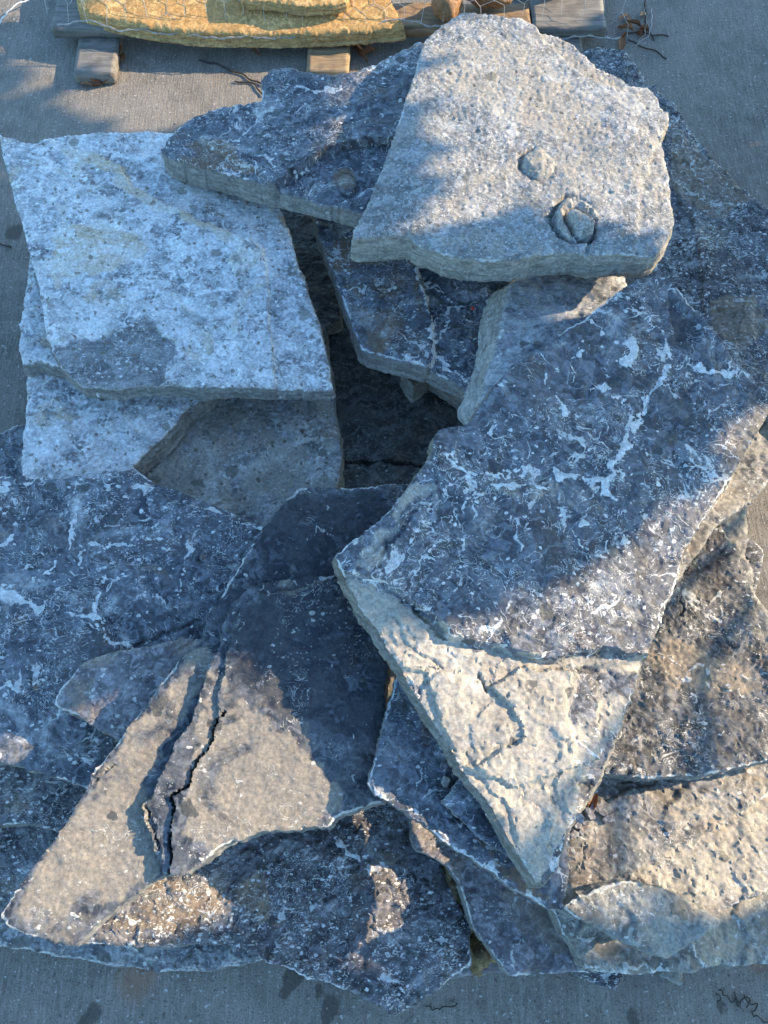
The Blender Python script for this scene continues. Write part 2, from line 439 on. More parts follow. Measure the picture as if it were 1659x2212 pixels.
    V = np.zeros((len(vo), 3)); V[:, 0] = [p.x for p in vo]; V[:, 1] = [p.y for p in vo]
    V[good, 2] = Z[idx[good]]
    if (~good).any(): V[~good, 2] = pl[0]+pl[1]*V[~good, 0]+pl[2]*V[~good, 1]
    back = {int(o2): k for k, o2 in enumerate(idx) if o2 >= 0}
    at = {k: np.where(good, a[np.clip(idx, 0, None)], 0.) for k, a in A.items()}
    ring = [back.get(i) for i in range(nb)]
    ok = [i for i in range(nb) if ring[i] is not None]
    faces = [tuple(f) for f in fo]
    # broken side walls, bedded
    nl = max(5, int(T/.0045)); allv = [V]; top = [ring[i] for i in ok]
    Bo = B[ok]; No = nrm[ok]; base = len(V)
    zt = V[top, 2]; zb = pl[0]-T+pl[1]*Bo[:, 0]+pl[2]*Bo[:, 1]
    arc = np.concatenate([[0], np.cumsum(np.linalg.norm(np.diff(Bo, axis=0), axis=1))])
    fa = np.full(len(Bo), flare)
    for (ang, am) in face:
        d = np.array([math.cos(math.radians(ang)), math.sin(math.radians(ang))]); fa += am*np.clip(No@d, 0, 1)**1.5
    prev = top; sidev = []
    fa = fa*(1+.22*fbm(arc*9, arc*0+seed, seed+3, 3))
    for kz in range(1, nl+1):
        t = kz/nl; dep = t*T
        lay = fbm(arc*9, np.full(len(arc), kz*.75), seed+12, 3, .5)*.0022 + fbm(arc*60, np.full(len(arc), kz*1.9), seed+13, 2, .5)*.0007
        bed = (math.sin(kz*kz*1.7+seed)*.0021)*np.clip(.5+fbm(arc*5, arc*0+kz*.31, seed+17, 2), 0, 1)
        lay = lay*min(1, kz/1.5)
        off = fa*dep + lay + bed - .003*(t > .98)
        if kz == nl: off = off-.003
        P = Bo + No*off[:, None]
        zz = zt + (zb-zt)*t
        sidev.append(np.column_stack([P, zz]))
        cur = list(range(base+(kz-1)*len(ok), base+kz*len(ok)))
        for i in range(len(ok)):
            i2 = (i+1) % len(ok)
            faces.append((prev[i2], prev[i], cur[i], cur[i2]))
        prev = cur
    SV = np.vstack(sidev); allv.append(SV)
    nv = base+len(SV); cc = centroid(Bo)
    allv.append(np.array([[cc[0], cc[1], pl[0]-T+pl[1]*cc[0]+pl[2]*cc[1]]]))
    # bottom
    from_b = [tuple(p) for p in SV[-len(ok):, :2]]
    try:
        ob = delaunay_2d_cdt(from_b, [], [list(range(len(from_b)))], 1, 1e-7)
        if len(ob[0]) == len(from_b):
            for f in ob[2]: faces.append(tuple(prev[ob[3][q][0]] for q in reversed(f)))
    except Exception: pass
    VV = np.vstack(allv[:2])
    for k in at: at[k] = np.concatenate([at[k], np.full(len(SV), 1. if k == 'side' else 0.)])
    org = np.array([cc[0], cc[1], pl[0]-T+pl[1]*cc[0]+pl[2]*cc[1]])
    o = build_mesh(name, VV-org, faces, mat, at, loc=tuple(org))
    tag(o, label, cat, group, 'thing')
    # update height field
    mm = inside(B, GX, GY)
    xx, yy = GX[mm], GY[mm]
    hz = pl[0]+pl[1]*xx+pl[2]*yy + np.percentile(z, 97)
    HF[mm] = np.maximum(HF[mm], hz)
    LOG.append((key, pl, T)); SLABS[key] = dict(pl=pl, T=T, B=B, obj=o, c=cc)
    print('SLAB %-4s z=%.3f tilt=(%.3f %.3f) T=%.3f verts=%d' % (key, pl[0]+pl[1]*cc[0]+pl[2]*cc[1], pl[1], pl[2], T, len(VV)))
    return o

# ------------------------------------------------------------------ stone materials
M = {}
M['pale'] = stone('pale_limestone', dark=(.13, .135, .14), mid=(.42, .42, .41), tan=(.50, .40, .27), white=(.86, .85, .81), tan_amt=.35, blotch=.8, speck=.8, squig=.4, veil=.7, rot=.5, rough=.7, aniso=1.3, edge=.5, brown=.15, clast=.35, chips=.8, pits=.75)
M['pale2'] = stone('pale_limestone_dull', dark=(.10, .102, .105), mid=(.24, .24, .235), tan=(.28, .25, .20), white=(.60, .58, .52), tan_amt=.35, blotch=.65, speck=.6, squig=.2, veil=.5, rot=1.1, rough=.75, aniso=1.2, brown=.4, clast=.5, chips=.5, pits=.8)
M['cream'] = stone('cream_limestone', dark=(.13, .135, .13), mid=(.24, .24, .23), tan=(.30, .27, .22), white=(.62, .62, .59), tan_amt=.5, blotch=.38, speck=.9, squig=.5, veil=.45, rot=.3, rough=.72, aniso=1.2, side=(.31, .29, .245), wscale=2.1, brown=.15, clast=.1, chips=.8, dust=.7, pits=.15)
M['navy'] = stone('dark_shale', dark=(.040, .047, .058), mid=(.115, .125, .142), tan=(.17, .12, .075), white=(.66, .66, .63), tan_amt=.12, blotch=.22, speck=.4, squig=.4, veil=.38, rot=.5, rough=.52, chips=.5, brown=.2, dust=.4, net=.6)
M['navy_w'] = stone('dark_limestone_white_marked', dark=(.040, .046, .056), mid=(.115, .124, .138), tan=(.17, .115, .07), white=(.72, .71, .67), tan_amt=.2, blotch=.40, speck=.35, squig=.65, veil=.36, rot=.9, rough=.55, aniso=1.3, chips=.6, brown=.2, dust=.4, net=1.)
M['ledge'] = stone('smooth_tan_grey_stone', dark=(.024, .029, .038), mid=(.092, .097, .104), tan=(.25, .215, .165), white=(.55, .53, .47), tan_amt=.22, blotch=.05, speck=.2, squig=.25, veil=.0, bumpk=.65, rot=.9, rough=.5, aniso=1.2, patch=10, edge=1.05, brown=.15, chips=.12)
M['front'] = stone('dark_upper_buff_lower_stone', dark=(.042, .047, .056), mid=(.118, .125, .138), tan=(.40, .355, .28), white=(.76, .75, .70), tan_amt=.10, blotch=.36, speck=.25, squig=.6, veil=.28, rot=.7, rough=.56, aniso=1.2, side=(.22, .205, .17), chips=.42, brown=.3, dust=.35, net=1.)
M['speck'] = stone('brown_speckled_stone', dark=(.044, .045, .048), mid=(.125, .122, .125), tan=(.22, .17, .12), white=(.74, .73, .68), tan_amt=.3, blotch=.55, speck=.9, squig=.5, veil=.35, rot=.2, rough=.65, aniso=1.5, wscale=1.1, chips=.85, brown=.3, dust=.7)
M['tanr'] = stone('rough_buff_stone', dark=(.11, .105, .095), mid=(.23, .215, .19), tan=(.36, .315, .24), white=(.62, .59, .52), tan_amt=.6, bumpk=.45, blotch=.22, speck=.4, squig=.3, veil=.25, rot=1.2, rough=.7, aniso=1.2, edge=.5, chips=.5)
M['purp'] = stone('purple_brown_stone', dark=(.10, .095, .10), mid=(.20, .19, .19), tan=(.27, .22, .17), white=(.64, .62, .57), tan_amt=.5, blotch=.15, speck=.3, squig=.3, veil=.1, rot=1.0, rough=.58, aniso=1.3, chips=.35)
M['lens'] = stone('grey_green_stone', dark=(.12, .12, .108), mid=(.23, .23, .205), tan=(.33, .29, .22), white=(.64, .64, .58), tan_amt=.4, blotch=.25, speck=.5, squig=.3, veil=.2, rot=.4, rough=.7, aniso=1.3, chips=.5)
M['nright'] = stone('brown_black_stone_white_veined', dark=(.046, .044, .042), mid=(.125, .12, .112), tan=(.25, .2, .14), white=(.68, .64, .55), tan_amt=.25, blotch=.36, speck=.4, squig=.5, veil=.05, rot=1.9, rough=.6, aniso=1.3, chips=.5, brown=.35)
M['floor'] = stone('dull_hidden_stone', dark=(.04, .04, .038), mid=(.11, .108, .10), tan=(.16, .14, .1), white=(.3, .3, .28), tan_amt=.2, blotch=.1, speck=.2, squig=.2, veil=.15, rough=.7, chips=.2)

M['kgrey'] = stone('blue_grey_limestone', dark=(.06, .07, .085), mid=(.17, .18, .20), tan=(.2, .17, .13), white=(.72, .72, .69), tan_amt=.1, blotch=.4, speck=.45, squig=.6, veil=.8, rot=.2, rough=.6, aniso=1.6, brown=.05, chips=.3, side=(.38, .37, .34))

# ------------------------------------------------------------------ the pile, lowest slabs first (outlines in the tracing grid)
FLAT = (0., 0.)
slab('U0', 'stone_slab', 'small grey slab edge showing below the point of the speckled bottom slab', [(900, 1980), (1080, 1980), (1092, 2098), (1060, 2103), (1000, 2108), (955, 2126), (930, 2080)], .025, M['purp'], tilt=FLAT)
slab('U3', 'stone_flake', 'triangular pale flake on the concrete below the bottom right slab', [(1230, 2060), (1350, 2060), (1346, 2106), (1330, 2134), (1300, 2128), (1240, 2108)], .018, M['speck'], tilt=FLAT, cat='stone flake', group='stone flakes at the foot of the pile')
slab('U4', 'stone_flake', 'smallest grey flake poking out below the bottom right slab', [(1410, 2050), (1480, 2050), (1475, 2130), (1455, 2125), (1425, 2105)], .016, M['lens'], tilt=FLAT, cat='stone flake', group='stone flakes at the foot of the pile')
slab('J2', 'stone_slab', 'thin blue white slab lying lowest at the bottom left of the pile', [(-60, 1900), (150, 1800), (560, 1850), (600, 2060), (530, 2080), (460, 2094), (350, 2098), (295, 2090), (230, 2085), (130, 2070), (90, 2056), (0, 2046), (-60, 2040)], .035, M['pale2'], tilt=FLAT, terrace=.003,
     steps=[([(250, 2040), (350, 2075), (460, 2098), (600, 2100), (600, 1950), (250, 1950)], .006, .004, .5)])
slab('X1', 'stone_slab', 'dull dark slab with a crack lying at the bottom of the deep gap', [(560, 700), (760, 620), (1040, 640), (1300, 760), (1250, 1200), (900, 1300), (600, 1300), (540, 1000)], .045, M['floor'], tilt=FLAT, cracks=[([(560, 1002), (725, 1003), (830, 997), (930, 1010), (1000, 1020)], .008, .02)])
slab('R', 'stone_slab', 'long brown and white slab along the right behind the big pale slab', [(1100, 300), (1180, 110), (1270, 105), (1310, 100), (1350, 112), (1372, 135), (1400, 175), (1450, 228), (1500, 300), (1560, 372), (1600, 420), (1665, 475), (1760, 560), (1850, 700), (1800, 900), (1560, 960), (1250, 780)], .055, M['speck'], tilt=FLAT, terrace=.0035,
     steps=[([(1375, 255), (1500, 500), (1519, 676), (1600, 668), (1665, 651), (1900, 560), (1560, 300), (1430, 150)], .010, .006, .3)], veins=[([(1450, 400), (1520, 440), (1600, 455), (1659, 470)], .004), ([(1460, 300), (1500, 380), (1530, 430)], .004)], tans=[([(1440, 260), (1540, 360), (1620, 440), (1560, 480), (1450, 420)], .6), ([(1540, 660), (1620, 640), (1660, 700), (1600, 760), (1540, 720)], .7)])
slab('N4', 'stone_slab', 'dark corner of a low slab at the right edge beside the bare concrete', [(1500, 1100), (1612, 1150), (1649, 1190), (1640, 1245), (1632, 1280), (1650, 1400), (1500, 1450)], .04, M['speck'], tilt=FLAT)
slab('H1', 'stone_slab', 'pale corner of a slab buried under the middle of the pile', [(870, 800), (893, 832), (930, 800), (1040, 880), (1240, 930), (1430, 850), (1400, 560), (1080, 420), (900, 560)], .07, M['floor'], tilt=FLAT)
slab('V2', 'stone_slab', 'white flecked slab at the bottom left edge under the long pointed slab', [(-80, 1780), (20, 1770), (300, 1760), (400, 1850), (300, 1990), (150, 1990), (0, 1940), (-80, 1960)], .035, M['speck'], tilt=None)
slab('J', 'stone_slab', 'big brown slab densely flecked white ending in a point at the bottom', [(135, 2038), (200, 2040), (280, 2043), (360, 2047), (425, 2041), (500, 2043), (545, 2066), (610, 2088), (675, 2113), (760, 2146), (829, 2178), (849, 2196), (899, 2171), (949, 2136), (964, 2116), (1019, 2086), (1017, 2060), (1014, 2026), (1019, 1996), (1000, 1971), (979, 1936), (949, 1866), (930, 1800), (900, 1700), (820, 1600), (640, 1560), (420, 1640), (300, 1800), (240, 1960)], .05, M['speck'], tilt=None, terrace=.003, fine=.0014, mid=.003,
     steps=[([(640, 1850), (720, 1880), (760, 1960), (745, 2080), (600, 2080), (500, 2000), (540, 1900)], -.006, .006)],
     veins=[([(710, 1800), (760, 1840), (800, 1880), (840, 1870)], .006), ([(250, 1960), (270, 1975), (300, 1990)], .006)], tans=[([(150, 2045), (400, 2000), (600, 2010), (560, 1900), (300, 1900)], .3)])
slab('V', 'stone_slab', 'brown stone with a white rim at the left edge under the long pointed slab', [(-80, 1600), (200, 1600), (420, 1600), (380, 1760), (200, 1830), (117, 1791), (60, 1778), (0, 1783), (-80, 1790)], .035, M['speck'], tilt=None, seed=4.4)
slab('P', 'stone_slab', 'smooth purplish brown slab at the bottom between speckled and grey green slabs', [(891, 1700), (890, 1770), (891, 1815), (899, 1836), (926, 1848), (952, 1860), (976, 1883), (994, 1907), (1000, 1937), (1015, 1982), (1027, 2010), (1044, 2030), (1080, 2076), (1099, 2106), (1130, 2106), (1230, 2103), (1290, 2098), (1300, 2000), (1260, 1920), (1200, 1840), (1120, 1760), (1000, 1650), (920, 1640)], .045, M['purp'], tilt=None, mid=.0016,
     steps=[([(1195, 1966), (1215, 2016), (1240, 2041), (1280, 2100), (1340, 2100), (1340, 1940)], -.006, .005, .6), ([(1150, 2025), (1190, 2010), (1232, 2040), (1195, 2060), (1180, 2110), (1130, 2110)], -.003, .004, .3)],
     veins=[([(1100, 2010), (1105, 1950), (1120, 1920)], .003, .5), ([(1130, 2100), (1100, 2060), (1160, 2020), (1200, 2012)], .003, .6)], tans=[([(1060, 1920), (1200, 1960), (1230, 2040), (1150, 2040), (1080, 1990)], .35)])
slab('U', 'stone_slab', 'smooth mottled slab with raised folds along the bottom right edge of the pile', [(1195, 1966), (1215, 2016), (1238, 2045), (1262, 2090), (1290, 2099), (1350, 2105), (1430, 2101), (1500, 2095), (1540, 2084), (1600, 2086), (1659, 2083), (1750, 2080), (1800, 1900), (1650, 1800), (1400, 1800), (1250, 1860)], .05, M['lens'], tilt=None,
     steps=[([(1585, 1970), (1608, 2000), (1612, 2040), (1600, 2100), (1750, 2100), (1750, 1900), (1600, 1930)], .006, .008, .3), ([(1440, 2075), (1480, 2060), (1500, 2100), (1440, 2110)], .004, .005)],
     veins=[([(1240, 2100), (1270, 2085), (1340, 2098), (1450, 2090)], .006), ([(1585, 1975), (1600, 2010), (1605, 2060)], .004), ([(1490, 2020), (1500, 2060), (1530, 2085)], .004), ([(1230, 2000), (1260, 2030), (1300, 2010)], .004)], darks=[([(1260, 2010), (1340, 2040), (1440, 2075), (1420, 2090), (1300, 2060)], .7)], tans=[([(1500, 2000), (1580, 1990), (1600, 2060), (1520, 2080)], .5)])
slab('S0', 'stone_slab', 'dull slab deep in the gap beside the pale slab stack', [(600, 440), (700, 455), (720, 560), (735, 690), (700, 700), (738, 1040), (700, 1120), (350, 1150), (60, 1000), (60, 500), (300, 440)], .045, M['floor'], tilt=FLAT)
slab('W', 'stone_slab', 'bluish slab corner at the left edge below the pale slab stack', [(-90, 970), (-20, 940), (0, 934), (35, 920), (80, 910), (200, 1000), (150, 1200), (-90, 1200)], .04, M['navy'], tilt=None)
slab('T', 'stone_slab', 'rough buff sunlit slab filling the lower right of the pile', [(1224, 1810), (1229, 1872), (1224, 1928), (1218, 1962), (1300, 2000), (1500, 2000), (1659, 1920), (1800, 1860), (1800, 1600), (1700, 1620), (1659, 1627), (1640, 1622), (1622, 1616), (1598, 1628), (1572, 1642), (1530, 1658), (1440, 1656), (1403, 1664), (1345, 1656), (1300, 1684), (1240, 1650), (1150, 1700), (1180, 1780)], .06, M['tanr'], tilt=None, terrace=.0022, mid=.0020, fine=.0012,
     steps=[([(1300, 1684), (1350, 1661), (1403, 1664), (1440, 1665), (1420, 1700), (1360, 1700), (1310, 1735), (1290, 1720)], -.008, .004, .3), ([(1440, 1740), (1480, 1700), (1500, 1660), (1700, 1600), (1800, 1700), (1659, 1717), (1558, 1770), (1500, 1762), (1445, 1800), (1425, 1775)], .004, .005, .2), ([(1900, 1600), (1659, 1717), (1610, 1750), (1558, 1785), (1488, 1816), (1446, 1849), (1387, 1880), (1340, 1910), (1400, 2100), (1900, 2100)], -.006, .004, .3)],
     roughs=[([(1800, 1650), (1659, 1717), (1558, 1785), (1446, 1849), (1340, 1910), (1400, 2000), (1660, 1990), (1800, 1880)], 1.1)],
     cracks=[([(1345, 1690), (1375, 1680)], .005, .006), ([(1250, 1880), (1258, 1850), (1262, 1800)], .003, .003)], darks=[([(1440, 1690), (1490, 1670), (1470, 1730), (1440, 1760)], .8), ([(1560, 1650), (1640, 1640), (1630, 1680), (1570, 1720)], .4)], jag=.005, tans=[([(1659, 1717), (1558, 1785), (1446, 1849), (1387, 1880), (1500, 1960), (1700, 1920)], .45)])
slab('B2', 'stone_slab', 'mottled grey slab under the pale stack beside the deep gap', [(250, 760), (500, 700), (690, 720), (716, 800), (722, 880), (733, 940), (738, 1000), (728, 1050), (735, 1130), (640, 1250), (420, 1250), (200, 1140), (180, 900)], .042, M['pale2'], tilt=None, tans=[([(300, 860), (740, 860), (740, 1120), (300, 1100)], .25)], fine=.0012)
slab('B', 'stone_slab', 'pale blue white slab with a slanted right edge under the upper left stack', [(62, 760), (58, 870), (52, 930), (46, 1000), (48, 1060), (100, 1130), (240, 1130), (270, 1060), (285, 1005), (315, 975), (350, 945), (385, 910), (405, 880), (440, 862), (480, 820), (480, 600), (200, 560), (80, 600)], .042, M['pale'], tilt=None, face=[(-50, .25)], seed=11.)
slab('A3', 'stone_slab', 'pale slab peeking out at the left directly beneath the top left slab', [(72, 520), (56, 640), (45, 700), (44, 745), (50, 786), (90, 783), (130, 790), (300, 800), (420, 790), (500, 600), (300, 480), (120, 460)], .034, M['pale'], tilt=None, face=[(-90, .35)])
slab('A', 'stone_slab', 'large pale white speckled slab lying on top at the upper left', [(4, 303), (40, 306), (75, 312), (110, 298), (180, 292), (280, 286), (350, 285), (430, 283), (540, 340), (600, 440), (622, 490), (640, 560), (668, 640), (690, 700), (706, 770), (720, 838), (640, 838), (560, 840), (500, 836), (430, 842), (385, 834), (330, 834), (240, 840), (180, 834), (150, 812), (128, 785), (108, 742), (98, 690), (88, 620), (70, 560), (60, 520), (35, 430), (20, 380)], .030, M['pale'], tilt=None, seed=21., terrace=.0012, face=[(-90, .3)],
     steps=[([(0, 300), (75, 320), (150, 328), (225, 345), (262, 368), (285, 405), (350, 440), (450, 490), (540, 525), (575, 560), (600, 900), (0, 900)], .011, .003, .45), ([(500, 572), (535, 528), (572, 530), (568, 572), (515, 612)], .009, .003, .3), ([(100, 745), (150, 735), (260, 722), (330, 715), (380, 740), (380, 790), (330, 850), (100, 850)], -.007, .003, .4)],
     darks=[([(503, 566), (536, 530), (568, 535), (564, 572), (518, 606)], .55), ([(108, 752), (150, 738), (210, 730), (265, 715), (330, 700), (375, 728), (385, 765), (360, 800), (372, 880), (150, 880), (125, 800)], .85), ([(380, 760), (420, 775), (440, 810), (400, 850), (370, 850)], .4)], tans=[([(110, 520), (250, 480), (330, 540), (250, 600), (130, 600)], .5), ([(140, 326), (225, 343), (264, 366), (288, 403), (352, 438), (452, 488), (540, 523), (560, 540), (530, 545), (440, 505), (340, 455), (270, 420), (240, 375), (150, 345)], .8), ([(505, 560), (540, 528), (570, 540), (560, 580), (520, 605)], 1.), ([(100, 560), (140, 560), (130, 640)], .4)])  # narrow tan line on the diagonal ledge paints its warm rim highlight
slab('L', 'stone_slab', 'grey slab with a cream vein wedged under the big pale slab', [(650, 330), (680, 465), (690, 505), (714, 570), (735, 630), (758, 690), (775, 740), (783, 756), (850, 772), (930, 792), (980, 817), (1010, 835), (1035, 852), (1120, 850), (1200, 720), (1200, 500), (1100, 350), (800, 280)], .038, M['navy_w'], tilt=(.02, -.05), zlift=0., seed=31., face=[(-100, .35)],
     steps=[([(900, 572), (912, 600), (925, 640), (935, 700), (938, 770), (930, 800), (1100, 900), (1200, 700), (1200, 560)], -.008, .005, .7)],
     veins=[([(900, 575), (910, 615), (925, 650), (932, 690), (936, 740), (940, 770)], .0045, .9), ([(918, 600), (945, 620), (972, 650), (970, 690), (940, 730)], .0035, .85), ([(940, 770), (990, 800), (1020, 830), (1030, 850)], .006, .8)], tans=[([(690, 480), (900, 560), (930, 790), (780, 750)], .3)])
slab('D', 'stone_slab', 'dark blue slab with a curved ledge beside the big pale slab at the top', [(353, 338), (372, 318), (390, 292), (430, 272), (470, 256), (530, 242), (568, 238), (572, 220), (567, 195), (590, 170), (622, 163), (660, 178), (720, 178), (772, 173), (830, 148), (900, 112), (1010, 120), (1060, 250), (950, 400), (860, 450), (778, 462), (740, 452), (690, 438), (640, 424), (590, 415), (540, 403), (480, 385), (420, 368), (368, 352)], .036, M['navy_w'], tilt=(.02, -.02), seed=41., face=[(-90, .25)],
     steps=[([(300, 300), (560, 100), (1100, 50), (1100, 330), (900, 310), (835, 318), (790, 320), (745, 330), (700, 345), (660, 368), (625, 395), (590, 425), (300, 420)], .022, .004, .2), ([(355, 335), (420, 300), (480, 350), (560, 390), (585, 420), (330, 420)], -.006, .006, .5)],
     tans=[([(370, 330), (430, 310), (520, 350), (560, 400), (400, 370)], .5)], veins=[([(640, 210), (690, 220), (740, 200)], .010, .6)], rings=[(745, 395, 40, .0022, 'ring')])
slab('K', 'stone_slab', 'small grey slab with a pale broken edge between the big pale and dark slabs', [(1290, 580), (1245, 570), (1200, 578), (1135, 590), (1100, 618), (1088, 660), (1082, 700), (1068, 770), (1052, 820), (1040, 870), (1100, 960), (1300, 950), (1420, 760), (1357, 628), (1350, 600), (1330, 588)], .05, M['kgrey'], tilt=(.05, -.10), seed=51., face=[(180, .7)], veins=[([(1062, 820), (1080, 790), (1078, 740), (1090, 690)], .002, .9), ([(1225, 650), (1215, 690), (1240, 720)], .003, .8)])
slab('E', 'stone_slab', 'biggest pale cream slab with two round fossils on top at the upper right', [(985, 36), (1000, 28), (1040, 30), (1080, 35), (1125, 38), (1150, 52), (1165, 62), (1200, 66), (1240, 90), (1265, 112), (1290, 140), (1330, 152), (1360, 178), (1400, 178), (1418, 195), (1425, 212), (1443, 240), (1442, 262), (1430, 300), (1440, 350), (1450, 400), (1456, 440), (1458, 480), (1440, 520), (1420, 548), (1390, 552), (1330, 548), (1280, 552), (1240, 545), (1195, 545), (1150, 552), (1100, 562), (1045, 562), (990, 556), (945, 545), (905, 528), (880, 512), (850, 512), (800, 512), (765, 514), (763, 498), (790, 450), (812, 400), (840, 330), (865, 250), (893, 170), (912, 100), (918, 85), (950, 60)], .052, M['cream'], tilt=(-.03, -.04), seed=61., face=[(-90, .15)], terrace=.001, mid=.0016, fine=.0012,
     steps=[([(1160, 50), (1180, 92), (1225, 130), (1262, 165), (1300, 180), (1370, 200), (1400, 240), (1500, 240), (1500, 100), (1250, 40)], -.009, .010, .2), ([(1370, 555), (1380, 470), (1385, 400), (1400, 370), (1420, 300), (1480, 300), (1480, 560)], -.004, .008)],
     rings=[(1162, 353, 40, .010, 'dome'), (1243, 474, 48, .011, 'ring')], tans=[([(930, 100), (1100, 90), (1300, 230), (1280, 330), (1050, 230), (930, 180)], .45), ([(1180, 60), (1290, 150), (1400, 200), (1300, 180), (1200, 120)], .6)], cracks=[([(1262, 440), (1285, 480), (1275, 520), (1265, 550)], .004, .006)])
slab('C', 'stone_slab', 'large dark slab with white lacy veins along the left edge', [(-110, 1060), (-40, 1035), (0, 1030), (50, 1028), (100, 1034), (150, 1030), (200, 1022), (250, 1014), (285, 1006), (330, 1040), (380, 1058), (430, 1075), (490, 1100), (562, 1135), (640, 1180), (640, 1400), (520, 1560), (330, 1760), (180, 1700), (100, 1672), (0, 1645), (-110, 1640)], .036, M['navy_w'], tilt=None, seed=71., undul=.007,
     steps=[([(285, 1000), (280, 1025), (330, 1050), (370, 1085), (460, 1100), (510, 1125), (575, 1130), (600, 1000)], -.007, .006, .5)],
     veins=[([(170, 1050), (160, 1110), (150, 1165), (138, 1205), (95, 1245), (40, 1262), (-20, 1268)], .006), ([(150, 1130), (165, 1165), (180, 1190), (175, 1225)], .006), ([(195, 1175), (240, 1185), (280, 1180), (300, 1168)], .005), ([(400, 1178), (420, 1190), (395, 1215), (385, 1260), (392, 1295)], .006), ([(155, 1325), (195, 1330), (220, 1345), (228, 1375), (268, 1395), (300, 1410)], .006), ([(-10, 1280), (40, 1300), (85, 1310)], .008), ([(0, 1180), (30, 1160)], .006), ([(310, 1260), (320, 1300)], .004), ([(230, 1250), (205, 1300), (215, 1330)], .004)],
     cracks=[([(190, 1215), (200, 1290), (240, 1340), (260, 1400)], .004, .003), ([(250, 1410), (340, 1380), (430, 1340)], .005, .005)], rings=[(440, 1205, 8, .003, 'dome'), (80, 1480, 14, .003, 'dome')])
slab('H', 'stone_slab', 'small brownish wedge of stone resting on the dark left slab', [(118, 1522), (130, 1495), (160, 1455), (180, 1435), (205, 1420), (250, 1406), (330, 1397), (400, 1380), (460, 1380), (420, 1500), (300, 1640), (240, 1590), (190, 1560), (170, 1545), (140, 1535)], .042, M['purp'], tilt=None, seed=81., terrace=.003, veins=[([(230, 1440), (200, 1500), (190, 1540)], .0025, .6)])
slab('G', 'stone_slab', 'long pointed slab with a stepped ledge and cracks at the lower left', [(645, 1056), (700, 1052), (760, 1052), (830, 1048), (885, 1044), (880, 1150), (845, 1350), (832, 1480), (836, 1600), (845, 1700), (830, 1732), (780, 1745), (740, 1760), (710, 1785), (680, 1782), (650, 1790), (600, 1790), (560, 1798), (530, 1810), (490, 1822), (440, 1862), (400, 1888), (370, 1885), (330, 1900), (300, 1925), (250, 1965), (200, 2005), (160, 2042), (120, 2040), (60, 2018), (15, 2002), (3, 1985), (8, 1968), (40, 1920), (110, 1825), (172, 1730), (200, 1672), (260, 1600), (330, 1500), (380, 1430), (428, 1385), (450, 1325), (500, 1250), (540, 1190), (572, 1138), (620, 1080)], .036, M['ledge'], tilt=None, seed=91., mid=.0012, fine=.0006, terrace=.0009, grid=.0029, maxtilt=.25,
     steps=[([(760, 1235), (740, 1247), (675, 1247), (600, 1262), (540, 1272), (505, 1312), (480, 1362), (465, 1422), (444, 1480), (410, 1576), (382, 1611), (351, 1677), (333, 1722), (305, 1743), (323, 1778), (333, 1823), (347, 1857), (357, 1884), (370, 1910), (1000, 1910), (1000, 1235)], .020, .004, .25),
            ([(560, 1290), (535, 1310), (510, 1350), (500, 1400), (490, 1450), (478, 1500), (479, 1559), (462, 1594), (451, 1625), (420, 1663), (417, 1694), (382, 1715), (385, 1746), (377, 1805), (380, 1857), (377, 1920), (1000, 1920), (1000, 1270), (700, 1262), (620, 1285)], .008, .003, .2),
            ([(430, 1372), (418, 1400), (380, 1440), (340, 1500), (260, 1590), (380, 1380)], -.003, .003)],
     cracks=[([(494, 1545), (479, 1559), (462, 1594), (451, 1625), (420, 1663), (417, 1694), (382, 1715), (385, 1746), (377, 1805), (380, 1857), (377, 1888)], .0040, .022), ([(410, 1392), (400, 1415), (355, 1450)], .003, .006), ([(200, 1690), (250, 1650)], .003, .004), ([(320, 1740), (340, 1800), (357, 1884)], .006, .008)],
     tans=[([(300, 1700), (470, 1440), (440, 1380), (250, 1620), (20, 1980), (150, 2040), (350, 1880)], .45), ([(470, 1440), (520, 1500), (760, 1720), (700, 1790), (480, 1830), (400, 1800), (420, 1690)], .48), ([(600, 1275), (730, 1245), (700, 1265), (620, 1290)], .6)],  # tan stone, its tone also painted lighter over the sunlit area
     darks=[([(560, 1080), (860, 1060), (840, 1500), (820, 1600), (620, 1560), (500, 1450), (480, 1400), (560, 1300)], .7)],  # darker upper stone, with the central slab's cast shadow painted into the tone
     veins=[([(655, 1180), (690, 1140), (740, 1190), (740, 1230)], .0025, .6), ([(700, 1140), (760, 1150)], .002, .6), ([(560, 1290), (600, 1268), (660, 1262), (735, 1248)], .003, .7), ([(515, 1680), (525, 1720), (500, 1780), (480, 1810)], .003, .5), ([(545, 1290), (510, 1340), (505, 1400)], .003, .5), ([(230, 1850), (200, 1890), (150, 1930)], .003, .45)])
slab('N3', 'stone_slab', 'beige and greenish sliver of stone at the right edge behind the dark slab', [(1545, 1128), (1592, 1106), (1613, 1090), (1614, 1150), (1612, 1205), (1625, 1222), (1632, 1240), (1629, 1264), (1640, 1330), (1560, 1330), (1500, 1200)], .03, M['tanr'], tilt=None)
slab('N5', 'stone_slab', 'narrow sunlit buff slab at the right edge below the bare concrete', [(1604, 1245), (1607, 1262), (1625, 1275), (1640, 1292), (1665, 1330), (1720, 1400), (1720, 1560), (1600, 1560), (1570, 1300)], .03, M['tanr'], tilt=None)
